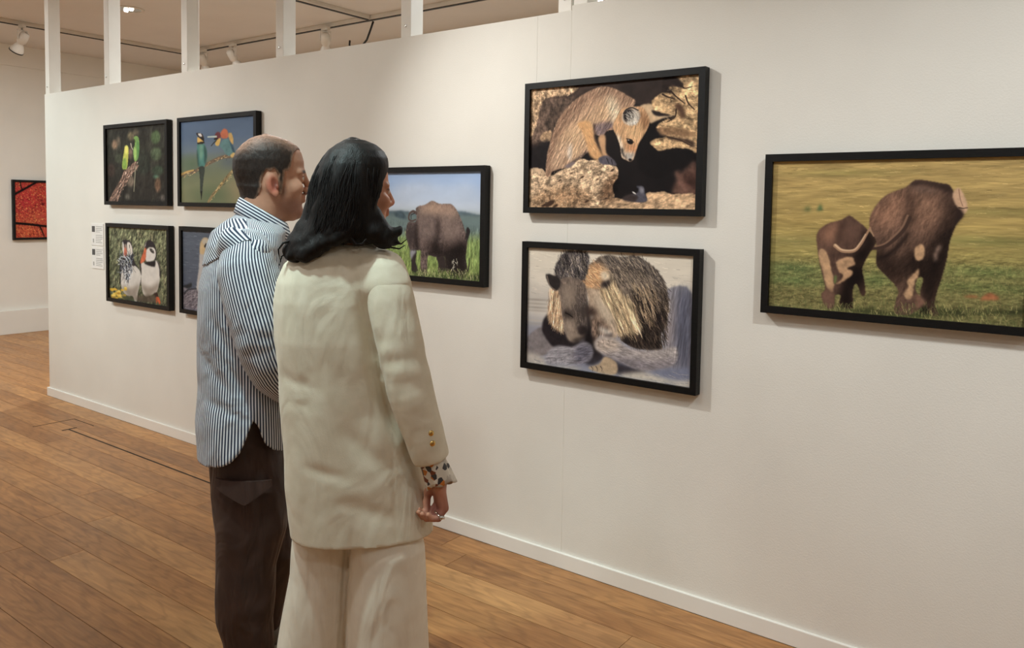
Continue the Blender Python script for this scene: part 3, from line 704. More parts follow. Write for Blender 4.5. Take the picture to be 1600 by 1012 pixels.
  ('R',[-50,-88,1089,-33,1109,619,-31,714],0.16,6,(8,1),0,20),
  ('R',[-32,688,1109,619,1123,1074,-20,1210],0.26,4,(2.2,1),2,10),
  ('F',[(84,104,56),(158,150,84),(196,176,110),(70,88,50)],[20,684,991,629,1001,987,28,1007],2400,11.19,85,25,0.22),
  ('P',(84,104,60),[147,340,167,306,181,339],3,0.2,6,0,(1,1)),
  ('P',(70,100,60),[204,339,219,289,232,338],2,0.2,6,0,(1,1)),
  ('P',(60,64,36),[252,967,430,953,549,964,709,916,861,907,998,878,999,916,810,943,550,991,323,980],3,0.3,8,2,(3,1)),
  ('P',(96,70,57),[423,376,443,304,486,232,556,185,591,142,633,146,681,161,715,174,733,220,748,276,770,343,748,400,739,440,725,514,718,617,704,722,689,815,682,897,698,955,676,962,653,924,628,845,637,742,614,742,611,824,648,892,633,926,606,956,585,971,537,965,539,880,547,831,522,775,476,708,456,664,456,578,441,495,424,436],0.9,0.1,10,0,(1,1)),
  ('C',[423,376,443,304,486,232,556,185,591,142,633,146,681,161,715,174,733,220,748,276,770,343,748,400,739,440,725,514,718,617,704,722,689,815,682,897,698,955,676,962,653,924,628,845,637,742,614,742,611,824,648,892,633,926,606,956,585,971,537,965,539,880,547,831,522,775,476,708,456,664,456,578,441,495,424,436]),
  ('R',None,0.16,8,(1.4,1),75,3),
  ('P',(130,95,76),[444,345,501,258,564,208,571,313,549,431,507,491,462,458,437,411],14,0.1,10,0,(1,1)),
  ('P',(120,88,71),[586,220,655,197,698,265,714,356,689,448,635,485,586,499,590,382],14,0.12,8,0,(1,1)),
  ('P',(84,60,50),[565,220,583,243,589,336,570,430,522,514,536,478,564,348],5,0.1,8,0,(1,1)),
  ('P',(50,36,31),[696,208,735,287,739,434,716,617,687,804,683,908,645,832,648,646,679,471,717,367],10,0.1,8,0,(1,1)),
  ('P',(44,31,27),[559,688,596,592,640,623,637,742,611,754,607,824,600,755,571,734],8,0.1,8,0,(1,1)),
  ('P',(66,47,39),[454,554,496,611,555,642,558,759,522,769,476,708,456,661],8,0.1,8,0,(1,1)),
  ('P',(104,76,62),[560,712,625,636,614,730,603,848,585,968,538,963,549,843],8,0.12,7,0,(1,1)),
  ('F',[(120,90,72),(62,44,38),(104,78,62)],[438,387,557,197,696,197,728,401,667,633,591,944,469,696],900,8.92,100,40,0.18),
  ('R',None,0.17,5,(2,1),110,3),
  ('M',(1.35,1.3,1.24),[425,400,454,292,557,191,545,290,512,408,462,458],12),
  ('M',(1.22,1.2,1.16),[593,232,655,220,699,322,682,448,621,485,591,406],14),
  ('M',(0.48,0.45,0.44),[699,191,745,287,756,422,725,628,690,838,679,955,638,844,647,657,683,482,718,378,715,276],9),
  ('M',(0.55,0.52,0.5),[568,594,638,589,649,738,601,778,560,700],10),
  ('M',(0.6,0.57,0.55),[450,554,496,634,552,689,551,783,484,731,453,662],9),
  ('M',(0.6,0.58,0.56),[571,203,586,243,593,347,574,441,562,407,578,313],5),
  ('P',(38,27,24),[455,647,455,626,492,601,532,542,570,462,572,488,539,563,502,620],2,0.1,6,0,(1,1)),
  ('C',None),
  ('L',(70,50,42),[574,374,558,440,528,500,483,557,420,573,363,564,333,576],18.04,8.27),
  ('L',(138,102,80),[568,360,550,431,521,486,478,543,420,560,363,553],8.28,4.52),
  ('C',[423,376,443,304,486,232,556,185,591,142,633,146,681,161,715,174,733,220,748,276,770,343,748,400,739,440,725,514,718,617,704,722,689,815,682,897,698,955,676,962,653,924,628,845,637,742,614,742,611,824,648,892,633,926,606,956,585,971,537,965,539,880,547,831,522,775,476,708,456,664,456,578,441,495,424,436]),
  ('P',(112,92,84),[571,183,627,188,689,220,655,211,599,197],4,0.2,5,0,(1,1)),
  ('P',(50,36,32),[591,145,633,149,681,163,715,174,736,231,713,220,675,191,626,169,577,174],3,0.15,6,0,(1,1)),
  ('C',None),
  ('P',(210,166,130),[729,220,749,189,772,248,783,309,771,345,750,310,733,267],1,0.1,7,0,(1,1)),
  ('L',(50,34,30),[752,307,767,311,782,307],4.29,2.86),
  ('L',(140,100,78),[749,199,755,253,765,298],2.86,2.14),
  ('P',(48,34,30),[748,307,771,345,748,402,741,423,740,355],2,0.1,6,0,(1,1)),
  ('P',(196,152,110),[600,574,622,529,639,571,629,626,608,628],1,0.18,5,1.5,(1,1)),
  ('P',(190,148,108),[576,763,604,714,621,683,605,780,597,851,578,877,569,843,584,798],1,0.2,5,2,(1,1)),
  ('P',(140,112,96),[669,587,688,539,698,539,686,585,674,638],2,0.3,5,2,(1,1)),
  ('P',(134,94,76),[613,841,638,862,649,892,633,926,613,917],2,0.15,6,0,(1,1)),
  ('P',(30,26,20),[632,924,651,907,662,946,634,961],2,0.1,6,0,(1,1)),
  ('P',(90,64,53),[208,519,215,469,254,420,309,394,339,366,370,394,410,442,442,495,451,536,422,618,401,702,411,774,418,860,402,870,383,801,368,827,369,939,371,955,315,959,318,882,294,887,293,962,260,966,237,886,253,842,231,717,215,600],0.9,0.1,8,0,(1,1)),
  ('C',[208,519,215,469,254,420,309,394,339,366,370,394,410,442,442,495,451,536,422,618,401,702,411,774,418,860,402,870,383,801,368,827,369,939,371,955,315,959,318,882,294,887,293,962,260,966,237,886,253,842,231,717,215,600]),
  ('R',None,0.17,5,(2,1),80,3),
  ('P',(122,88,70),[224,481,270,423,317,409,311,489,297,551,242,567],9,0.1,8,0,(1,1)),
  ('P',(112,80,66),[325,415,371,414,403,473,374,522,328,525],8,0.1,8,0,(1,1)),
  ('P',(52,37,32),[305,416,325,409,311,477,301,551,292,515],4,0.1,6,0,(1,1)),
  ('P',(44,32,28),[402,461,449,518,422,616,392,654,330,635,390,582],6,0.1,6,0,(1,1)),
  ('P',(46,33,29),[355,706,401,690,411,774,366,827,369,947,319,953,320,857],5,0.1,6,0,(1,1)),
  ('M',(1.3,1.25,1.2),[212,507,254,424,317,403,296,502,242,555],8),
  ('M',(0.5,0.47,0.46),[354,658,421,604,417,870,366,827,369,955,315,959,320,832],6),
  ('M',(0.6,0.57,0.55),[395,449,453,518,422,622,376,607,419,532],5),
  ('P',(196,152,110),[219,621,238,586,256,618,274,713,288,786,286,863,261,841,240,741],1,0.15,6,1.5,(1,1)),
  ('P',(190,146,106),[294,668,319,642,355,627,371,674,340,703,365,730,334,782,297,816,327,758,305,729],1,0.2,6,2,(1,1)),
  ('P',(120,86,70),[237,886,261,845,291,873,293,962,260,966],3,0.1,6,0,(1,1)),
  ('P',(100,114,62),[287,774,296,751,300,785,291,811],1,0.1,6,0,(1,1)),
  ('C',None),
  ('L',(170,128,96),[288,562,318,593,364,590,390,548,411,487,426,440],17.88,7.31),
  ('L',(222,182,142),[288,558,317,587,364,584,388,541,409,482],8.94,4.06),
  ('L',(170,130,100),[426,448,441,492],7.83,4.7),
  ('P',(172,104,64),[843,837,871,801,902,824,899,841,846,847],1.5,0.2,6,1,(1,1)),
  ('P',(150,96,58),[782,833,813,821,839,832,794,839],1.5,0.2,6,1,(1,1)),
  ('F',[(130,132,70),(176,164,100),(90,100,52)],[27,968,998,878,1002,997,28,1033],900,18.96,88,18,0.4),
 ]),
 'rhino': ((300, 200), [
  ('G',[(-64,(150,176,216)),(107,(152,180,222)),(314,(186,200,220)),(395,(190,202,214)),(404,(112,128,132)),(533,(118,138,112)),(649,(124,150,84)),(1091,(130,150,72))],0.03,18,(3,1)),
  ('P',(206,214,228),[300,164,517,129,753,165,871,131,948,176,773,199,570,188,311,212],14,0.05,10,0,(1,1)),
  ('P',(76,94,108),[-232,395,13,401,313,376,401,380,466,396,834,370,873,380,950,395,950,412,-232,446],2,0.2,6,1,(1,1)),
  ('P',(104,124,124),[-232,436,960,402,962,568,-232,602],8,0.1,10,0,(3,1)),
  ('P',(72,90,100),[279,407,324,376,368,405,390,452,313,443],2,0.2,6,1,(1,1)),
  ('F',[(168,184,90),(96,118,58),(190,196,120)],[-231,628,962,568,967,996,-230,1069],1800,22.7,86,20,0.25),
  ('R',[-491,614,1064,541,1071,1108,-490,1297],0.3,5,(1,3),0,6),
  ('P',(100,84,80),[383,597,391,512,410,478,466,476,472,402,465,360,489,330,545,315,602,277,664,306,744,303,780,331,815,393,845,472,873,573,884,652,874,777,885,879,872,966,801,967,751,955,718,917,709,792,637,798,575,788,567,872,562,973,518,977,510,829,511,745,474,748,425,751,397,669],0.9,0.12,8,0,(1,1)),
  ('C',[383,597,391,512,410,478,466,476,472,402,465,360,489,330,545,315,602,277,664,306,744,303,780,331,815,393,845,472,873,573,884,652,874,777,885,879,872,966,801,967,751,955,718,917,709,792,637,798,575,788,567,872,562,973,518,977,510,829,511,745,474,748,425,751,397,669]),
  ('R',None,0.34,4.5,(1.6,1),70,3),
  ('P',(146,124,108),[497,336,602,287,674,315,765,320,815,416,746,464,654,397,551,423,498,425],9,0.14,6,0,(1,1)),
  ('P',(128,108,100),[674,373,776,417,836,529,818,667,728,673,676,536],10,0.14,6,0,(1,1)),
  ('P',(120,102,96),[482,437,571,399,645,467,651,560,605,680,543,696,483,616],9,0.14,6,0,(1,1)),
  ('P',(56,46,45),[650,490,661,583,626,702,585,776,709,792,799,737,837,643,779,716,678,746,657,677],6,0.1,6,0,(1,1)),
  ('P',(54,44,43),[466,485,473,640,506,746,463,749,451,594],5,0.1,6,0,(1,1)),
  ('P',(66,55,54),[386,597,412,499,456,522,446,690,414,740],6,0.1,6,0,(1,1)),
  ('P',(62,52,50),[719,789,837,677,881,663,874,777,885,879,872,966,801,967,725,917],6,0.15,6,0,(1,1)),
  ('C',None),
  ('P',(56,47,46),[425,751,474,748,469,856,489,941,438,949,431,835],1,0.12,6,0,(1,1)),
  ('P',(150,152,160),[423,754,474,750,447,798,431,835],2,0.1,6,0,(1,1)),
  ('P',(58,48,46),[643,795,707,790,712,918,659,937,656,853],1,0.12,6,0,(1,1)),
  ('L',(88,72,68),[471,396,444,379,414,403,408,452,436,469,466,456],18.69,9.34),
  ('L',(56,46,45),[455,396,428,415,428,451],7.5,4.69),
  ('P',(44,38,40),[872,586,881,510,906,537,897,589,878,646],1,0.1,6,0,(1,1)),
  ('L',(60,50,48),[891,907,900,844,901,787],12.13,3.46),
  ('F',[(70,58,56),(160,140,126),(130,112,102)],[383,597,391,512,410,478,466,476,472,402,465,360,489,330,545,315,602,277,664,306,744,303,780,331,815,393,845,472,873,573,884,652,874,777,885,879,872,966,801,967,751,955,718,917,709,792,637,798,575,788,567,872,562,973,518,977,510,829,511,745,474,748,425,751,397,669],900,9.85,70,40,0.2),
  ('C',[383,597,391,512,410,478,466,476,472,402,465,360,489,330,545,315,602,277,664,306,744,303,780,331,815,393,845,472,873,573,884,652,874,777,885,879,872,966,801,967,751,955,718,917,709,792,637,798,575,788,567,872,562,973,518,977,510,829,511,745,474,748,425,751,397,669]),
  ('M',(0.55,0.52,0.52),[574,635,718,673,837,620,877,732,709,796,575,788],10),
  ('M',(0.6,0.58,0.58),[719,789,876,675,885,879,872,966,726,940],8),
  ('M',(1.25,1.2,1.16),[497,342,602,281,755,308,805,393,715,395,571,387],8),
  ('M',(0.6,0.57,0.57),[649,432,667,478,656,607,616,715,630,585],5),
  ('M',(0.62,0.6,0.6),[461,486,482,497,495,687,468,712],4),
  ('C',None),
  ('F',[(196,190,170),(230,222,200)],[770,820,814,793,800,887,765,901],26,11.96,100,30,0.7),
  ('P',(46,52,34),[438,955,576,972,721,952,879,954,966,928,966,985,680,991,438,979],4,0.3,6,2,(1,1)),
  ('F',[(110,130,60),(60,74,40),(206,200,140)],[427,944,965,895,967,1007,427,1004],500,26.05,86,20,0.5),
 ]),
 'parrots': ((180, 150), [
  ('G',[(-125,(52,50,45)),(345,(56,56,48)),(700,(48,45,40)),(1056,(46,44,40))],0.25,14,(1,2)),
  ('E',(132,106,84),145,229,51.64,49.72,0,5),
  ('E',(98,86,72),210,183,31.92,41.18,0,5),
  ('E',(128,116,88),423,135,52.32,48.5,0,5),
  ('E',(120,96,84),412,362,33.96,56.8,0,5),
  ('E',(82,104,68),825,171,71.74,70.27,0,5),
  ('E',(76,90,66),829,379,86.12,70.42,0,5),
  ('E',(90,140,110),826,668,34.53,15.71,0,5),
  ('E',(124,94,72),853,773,45.84,70.62,0,5),
  ('E',(64,80,62),855,588,85.82,46.96,0,5),
  ('E',(104,100,90),349,927,34.43,32.86,0,5),
  ('E',(100,90,74),508,93,45.48,32.08,0,5),
  ('E',(76,84,66),215,415,63.87,49.54,0,5),
  ('E',(96,90,84),923,934,42.48,31.26,0,5),
  ('E',(112,98,84),407,722,68.12,57.08,0,5),
  ('E',(70,56,50),74,570,65.44,75.33,0,5),
  ('E',(50,54,46),623,488,119.15,127.67,0,5),
  ('B',1.4),
  ('R',None,0.3,16,(1,1.6),0,3),
  ('P',(126,98,84),[26,1017,86,892,185,769,267,648,308,576,363,553,426,507,472,472,506,455,518,509,551,520,517,569,439,627,360,722,272,806,223,904,165,1015],1,0.28,5,1,(1,1)),
  ('F',[(210,180,160),(70,52,44),(170,136,116)],[26,1004,185,769,316,576,503,473,532,545,360,722,165,1003],420,36.37,125,20,0.5),
  ('R',[26,1004,185,769,316,576,503,473,532,545,360,722,165,1003],0.5,6,(3,1),-55,1),
  ('L',(60,46,40),[300,576,275,624,259,660],9.59,4.79),
  ('P',(196,200,82),[329,257,360,252,383,289,378,385,367,481,347,553,292,563,272,526,283,430,304,334],1,0.1,6,0,(1,1)),
  ('P',(130,168,70),[283,442,334,420,348,541,294,563,269,526],3,0.15,5,0,(1,1)),
  ('P',(240,232,110),[317,268,364,264,369,337,327,359],3,0.05,5,0,(1,1)),
  ('P',(122,168,84),[474,151,515,136,553,167,561,262,553,368,526,444,488,467,467,400,462,317,488,247,480,199],1,0.12,5,0,(1,1)),
  ('P',(96,150,80),[525,178,561,262,553,368,531,439,517,343],3,0.12,5,0,(1,1)),
  ('P',(170,212,110),[472,282,513,319,504,426,481,437],3,0.1,5,0,(1,1)),
  ('L',(36,36,30),[483,181,492,211,473,234],10.48,5.82),
  ('L',(206,196,176),[422,231,432,274,456,311],14.1,8.22),
  ('L',(160,156,130),[494,532,481,699,464,855],13.98,9.32),
  ('L',(40,40,36),[303,564,331,582],9.58,5.99),
 ]),
 'bee_eaters': ((200, 150), [
  ('G',[(-133,(88,110,142)),(225,(94,116,146)),(381,(106,124,138)),(489,(114,126,110)),(706,(122,130,98)),(1070,(136,136,96))],0.06,30,(2,1)),
  ('E',(150,140,104),797,828,144.58,96.27,0,30),
  ('E',(98,116,84),400,901,170.46,58.43,0,25),
  ('E',(96,118,92),155,525,118.73,59.5,0,25),
  ('E',(100,112,118),665,516,80.78,40.47,0,18),
  ('L',(122,104,84),[-4,663,95,625,200,614,302,561,389,526,515,476,612,455,760,449,954,445],33.52,31.12),
  ('L',(206,168,96),[-4,651,95,617,185,599],21.54,11.97),
  ('F',[(224,196,140),(60,50,44),(196,156,96),(90,78,70)],[-3,635,200,589,389,508,516,457,760,437,759,467,515,494,389,545,199,639,4,686],260,27.53,-22,20,0.6),
  ('L',(150,128,86),[385,981,443,901,527,815,610,719,705,625,799,545],27.14,29.41),
  ('F',[(232,204,140),(48,42,34),(206,170,100)],[371,969,513,803,692,607,732,638,541,828,414,981],220,22.86,-50,25,0.6),
  ('P',(78,136,128),[243,286,319,284,364,360,368,458,343,543,317,567,252,553,236,453,234,354],1,0.12,7,0,(1,1)),
  ('P',(52,86,82),[333,309,368,384,363,482,339,531],3,0.1,6,0,(1,1)),
  ('P',(52,70,62),[240,354,259,553,244,528,234,428],3,0.1,6,0,(1,1)),
  ('P',(110,160,140),[268,306,311,308,318,432,277,480],4,0.1,6,0,(1,1)),
  ('P',(62,70,64),[259,566,338,568,327,679,312,790,307,864,274,865,275,753,267,653],1,0.15,6,0,(1,1)),
  ('L',(30,30,30),[291,865,291,908,289,952],25.22,4.59),
  ('P',(222,178,92),[241,211,279,222,331,266,312,286,246,282],1,0.08,6,0,(1,1)),
  ('P',(40,34,34),[226,157,279,161,312,185,334,235,331,266,288,230,247,199],1,0.1,5,0,(1,1)),
  ('P',(230,225,220),[247,171,284,165,305,197,279,205],1.5,0.1,5,0,(1,1)),
  ('L',(70,50,40),[305,178,322,210],11.37,9.1),
  ('P',(40,36,34),[241,273,331,266,330,287,246,290],1,0.1,5,0,(1,1)),
  ('P',(96,138,140),[544,320,586,262,654,254,694,315,733,412,720,447,639,438,585,370],1,0.12,7,0,(1,1)),
  ('P',(58,90,110),[667,266,714,328,741,413,713,400],2,0.1,6,0,(1,1)),
  ('P',(214,172,96),[654,194,694,187,721,258,714,317,674,267],1.5,0.1,6,0,(1,1)),
  ('P',(206,110,76),[552,178,600,133,647,158,654,230,599,248,556,224],1.5,0.1,6,0,(1,1)),
  ('P',(120,56,60),[487,184,531,162,559,212,531,247,482,232],1.5,0.1,6,0,(1,1)),
  ('L',(190,206,196),[384,214,447,215,500,216],11.24,15.73),
  ('L',(50,52,50),[430,320,475,280,517,252],8.93,15.63),
  ('P',(222,182,92),[482,304,517,248,558,242,544,296,523,328],1,0.08,6,0,(1,1)),
  ('L',(36,34,34),[475,244,517,241],15.51,11.08),
  ('P',(206,170,100),[686,434,733,412,753,460,693,464],1.5,0.15,5,0,(1,1)),
 ]),
 'puffins': ((180, 150), [
  ('G',[(-127,(116,118,86)),(244,(108,112,84)),(618,(92,96,72)),(1120,(84,86,64))],0.22,10,(1,1.6)),
  ('F',[(150,150,110),(62,66,48),(130,140,96),(90,104,66),(160,140,110)],[-7,21,959,17,963,982,-7,1004],1500,58.45,80,30,0.4),
  ('B',0.7),
  ('R',None,0.55,9,(1,1.7),10,3),
  ('P',(36,32,34),[402,421,458,479,535,573,550,672,540,773,494,678,433,532],2,0.1,6,0,(1,1)),
  ('P',(36,32,34),[196,553,237,549,227,653,208,809,195,708],2,0.1,6,0,(1,1)),
  ('P',(212,206,198),[228,575,287,519,385,511,465,517,535,573,555,646,528,775,495,879,482,982,442,987,411,927,314,926,232,858,209,758,216,654],1.5,0.06,10,0,(1,1)),
  ('M',(0.72,0.68,0.64),[216,809,380,816,525,750,495,879,482,982,442,987,314,926],8),
  ('P',(214,208,200),[532,498,592,456,700,472,791,415,848,459,861,568,848,691,809,818,756,849,648,905,586,868,557,746,555,621],1.5,0.06,10,0,(1,1)),
  ('M',(0.72,0.68,0.64),[557,746,696,769,848,691,809,818,756,849,648,905],8),
  ('P',(44,38,38),[799,408,851,459,873,567,857,641,850,520,828,449],2,0.1,6,0,(1,1)),
  ('P',(44,38,38),[529,455,553,459,561,621,543,572],2,0.1,6,0,(1,1)),
  ('P',(52,46,50),[240,196,325,175,390,200,424,293,431,406,457,492,417,521,386,447,282,302],1.5,0.1,6,0,(1,1)),
  ('P',(218,212,204),[246,205,272,252,270,367,244,317],1.5,0.05,6,0,(1,1)),
  ('P',(218,210,200),[328,213,373,210,408,269,417,331,387,384,325,378,320,300],1.5,0.05,6,0,(1,1)),
  ('L',(50,44,44),[365,246,369,284],12.36,7.42),
  ('P',(206,110,86),[285,251,311,262,319,363,298,441,259,445,270,341],1.5,0.1,5,0,(1,1)),
  ('P',(150,130,120),[285,238,311,239,314,287,291,289],1.5,0.1,5,0,(1,1)),
  ('F',[(52,56,70),(150,160,176),(216,220,224),(32,34,44)],[181,438,305,396,403,408,417,533,383,625,301,710,212,577],170,133.6,100,35,0.8),
  ('L',(44,46,56),[304,518,321,644,292,730],17.49,5.0),
  ('L',(44,46,56),[205,462,201,552,220,602],17.73,5.06),
  ('L',(44,46,56),[369,487,397,586],17.33,4.95),
  ('L',(44,46,56),[246,497,256,599,265,649],17.63,5.04),
  ('L',(196,206,214),[289,417,223,409,181,451],12.51,5.0),
  ('L',(196,206,214),[325,401,370,436,385,485],12.45,4.98),
  ('L',(196,206,214),[305,428,337,477],12.48,4.99),
  ('P',(48,42,46),[618,243,658,172,726,162,786,220,808,304,799,402,769,405,793,305,763,258,687,251,641,291],1.5,0.1,6,0,(1,1)),
  ('P',(216,210,204),[644,297,702,252,771,260,796,317,784,391,731,432,646,441,627,366],1.5,0.05,6,0,(1,1)),
  ('E',(60,54,52),735,296,39.45,18.23,30,2),
  ('E',(130,126,120),747,290,15.14,6.62,0,2),
  ('P',(212,206,200),[610,256,645,182,633,242],2,0.05,6,0,(1,1)),
  ('P',(214,104,66),[622,267,644,278,631,415,592,456,545,472,553,421,586,344],1.5,0.12,5,0,(1,1)),
  ('P',(40,34,36),[607,467,669,443,746,431,791,415,783,489,760,503,684,491],2,0.1,6,0,(1,1)),
  ('P',(60,40,34),[756,849,816,829,831,889,785,894],2,0.1,5,0,(1,1)),
  ('P',(216,92,50),[785,897,834,886,863,946,844,979,822,939,800,972],1.5,0.15,5,0,(1,1)),
  ('P',(90,76,62),[507,916,755,873,777,957,490,981],6,0.2,6,0,(1,1)),
  ('E',(240,206,90),255,942,26.46,12.18,0,2),
  ('E',(222,176,50),64,978,27.32,12.38,0,2),
  ('E',(222,176,50),284,966,26.33,12.16,0,2),
  ('E',(240,206,90),93,929,27.18,12.35,0,2),
  ('E',(222,176,50),94,863,27.17,12.34,0,2),
  ('E',(222,176,50),196,946,26.72,12.24,0,2),
  ('E',(240,206,90),242,953,26.52,12.2,0,2),
  ('E',(222,176,50),117,867,27.06,12.31,0,2),
  ('E',(222,176,50),89,993,27.21,12.36,0,2),
  ('E',(240,206,90),154,896,26.9,12.28,0,2),
  ('E',(222,176,50),183,901,26.77,12.25,0,2),
  ('E',(222,176,50),151,925,26.92,12.29,0,2),
  ('E',(240,206,90),157,939,26.9,12.28,0,2),
  ('E',(222,176,50),98,950,27.16,12.35,0,2),
  ('E',(222,176,50),57,957,27.35,12.39,0,2),
  ('E',(240,206,90),289,827,26.29,12.13,0,2),
  ('E',(222,176,50),127,916,27.03,12.31,0,2),
  ('E',(222,176,50),169,959,26.84,12.27,0,2),
  ('E',(240,206,90),77,949,27.26,12.37,0,2),
  ('E',(222,176,50),211,951,26.66,12.23,0,2),
  ('E',(222,176,50),272,929,26.38,12.16,0,2),
  ('E',(240,206,90),73,953,27.28,12.37,0,2),
  ('E',(222,176,50),287,847,26.3,12.14,0,2),
  ('E',(222,176,50),276,967,26.37,12.17,0,2),
  ('E',(240,206,90),220,958,26.62,12.22,0,2),
  ('E',(222,176,50),130,982,27.03,12.32,0,2),
  ('E',(222,176,50),231,862,26.55,12.2,0,2),
  ('E',(240,206,90),203,940,26.69,12.24,0,2),
  ('E',(222,176,50),60,871,27.32,12.37,0,2),
  ('E',(222,176,50),177,890,26.8,12.26,0,2),
  ('E',(240,206,90),175,882,26.81,12.26,0,2),
  ('E',(222,176,50),32,871,27.45,12.4,0,2),
  ('E',(222,176,50),50,884,27.37,12.38,0,2),
  ('E',(240,206,90),183,932,26.78,12.26,0,2),
  ('E',(176,120,40),164,917,20.15,8.77,0,3),
  ('E',(150,110,50),78,980,23.85,7.07,0,3),
  ('P',(72,76,54),[214,938,378,944,426,989,280,994],4,0.2,6,0,(1,1)),
 ]),
 'swan': ((160, 120), [
  ('G',[(-111,(96,106,122)),(348,(88,97,114)),(695,(84,92,110)),(1043,(80,86,104))],0.05,10,(4,1)),
  ('F',[(118,128,142),(72,80,96)],[-14,27,1012,-21,1010,610,-20,724],500,55.85,0,4,0.25),
  ('P',(186,182,180),[250,279,310,263,349,295,329,410,295,528,425,607,701,644,846,738,773,879,397,941,212,931,200,700,231,488,240,383],2,0.06,10,0,(1,1)),
  ('P',(206,176,128),[258,152,295,98,344,88,383,122,376,179,339,227,316,280,254,284,251,221],2,0.06,8,0,(1,1)),
  ('P',(190,180,160),[285,116,351,101,374,145,311,172],3,0.05,6,0,(1,1)),
  ('P',(44,36,40),[311,185,334,159,366,168,360,189,321,207],1.2,0.1,5,0,(1,1)),
  ('P',(190,110,70),[366,163,428,178,434,198,363,191],1,0.1,5,0,(1,1)),
  ('P',(118,110,120),[-7,829,77,760,186,724,266,808,265,970,5,982],3,0.25,6,0,(1,1)),
  ('P',(136,130,138),[1,722,50,704,77,737,7,768],3,0.2,6,0,(1,1)),
  ('F',[(150,142,148),(80,74,84)],[7,792,186,736,265,959,19,980],160,55.88,-30,30,0.5),
  ('P',(44,46,50),[1,710,78,672,126,655,132,695,77,725],2,0.2,5,0,(1,1)),
  ('L',(50,48,54),[21,802,77,743,200,717],15.34,8.77),
 ]),
 'red': ((150, 100), [
  ('G',[(-159,(206,70,52)),(487,(206,62,46)),(746,(214,96,52)),(1136,(200,62,48))],0.1,14,(1,1)),
  ('E',(214,120,62),240,668,112.03,78.59,0,40),
  ('E',(196,44,56),101,385,70.26,137.8,0,40),
  ('E',(196,48,54),337,643,48.8,132.03,0,40),
  ('F',[(120,20,24),(240,170,90),(90,20,20),(226,100,50),(160,40,40)],[-2,-19,817,-65,807,1027,-14,1000],2600,10.72,40,70,0.55),
  ('L',(26,14,14),[-5,235,104,135,224,20,329,-90],27.51,22.66),
  ('L',(26,14,14),[67,2,74,79,83,136],14.68,11.42),
  ('L',(26,14,14),[-3,732,144,753,352,794,808,862],29.22,24.35),
  ('L',(26,14,14),[271,793,294,879,317,971],18.49,11.77),
  ('L',(26,14,14),[476,-46,522,350,501,750],22.31,17.16),
  ('L',(26,14,14),[644,-55,608,214,522,377],19.27,14.01),
  ('E',(70,10,16),307,394,11.32,10.52,0,3),
  ('E',(70,10,16),296,326,8.07,7.0,0,3),
 ]),
}
FRAMES = {'fox': (-1.914, 1.429, 0.767, 0.517), 'lion': (-1.915, 0.797, 0.767, 0.517), 'elephant': (-0.928, 1.114, 0.767, 0.524), 'rhino': (-2.88, 1.11, 0.767, 0.515), 'parrots': (-5.335, 1.426, 0.767, 0.52), 'bee_eaters': (-4.455, 1.426, 0.767, 0.52), 'puffins': (-5.325, 0.789, 0.767, 0.517), 'swan': (-4.445, 0.791, 0.767, 0.517), 'red': (1.02, 1.015, 0.97, 0.65)}


PIC_LABEL = {
    'fox': 'black framed photo of a fox cub on a rock looking down at a mouse',
    'lion': 'black framed photo of two lions pressing their heads together',
    'elephant': 'black framed photo of an elephant and its calf walking away over grass',
    'rhino': 'black framed photo of a rhinoceros grazing under blue sky, behind the woman\'s head',
    'parrots': 'black framed photo of two green parakeets on a broken branch',
    'bee_eaters': 'black framed photo of two bee-eaters on a twig, partly behind the man\'s head',
    'puffins': 'black framed photo of two puffins among grass with yellow flowers',
    'swan': 'black framed photo of a pale bird on grey water, half hidden by the man\'s shirt',
    'red': 'black framed red and orange picture with dark branches on the far end wall'}
for i, (nm, (res, cmds)) in enumerate(PRINTS.items()):
    xl, zb, pw_, ph_ = FRAMES[nm]
    root = empty('framed_photograph', (xl, -.005, zb) if nm != 'red' else (X0+.005, xl, zb), 0 if nm != 'red' else math.pi/2)
    tag(root, PIC_LABEL[nm], 'picture', 'framed wildlife photographs')
    rails(root, pw_, ph_)
    mobj('backing_board', box_mesh('backing_board', .018, pw_-.018, -.018, -.004, .018, ph_-.018), MAT['backing'], root)
    img = Pic(res[0], res[1], 5).run(cmds)
    mobj('print', print_mesh(img, .018, .018, pw_-.036, ph_-.036, -.0225), None, root)

# ------------------------------------------------------------------ two caption labels beside the puffins
for zc, lab in ((1.147, 'upper white caption card left of the puffin picture'), (.990, 'lower white caption card left of the puffin picture')):
    c = tag(empty('caption_card', (-5.59, 0, zc)), lab, 'label', 'caption cards')
    mobj('card', box_mesh('card', 0, .165, -.004, 0, 0, .150, .001), MAT['paper'], c)
    bm = bmesh.new()
    for k, (z, x1) in enumerate(((.130, .155), (.118, .14), (.106, .15), (.094, .12), (.070, .15), (.058, .155), (.046, .15), (.034, .13), (.022, .148))):
        add_box(bm, .062, x1, -.0046, -.004, z-.002, z+.002)
    mobj('printed_text', bm_mesh('printed_text', bm), MAT['ink'], c)
    bm = bmesh.new(); add_box(bm, .008, .05, -.0046, -.004, .092, .132); mobj('thumbnail', bm_mesh('thumbnail', bm), MAT['ink_dark'], c)
    bm = bmesh.new(); add_box(bm, .02, .036, -.0046, -.004, .02, .046); mobj('small_mark', bm_mesh('small_mark', bm), MAT['ink'], c)

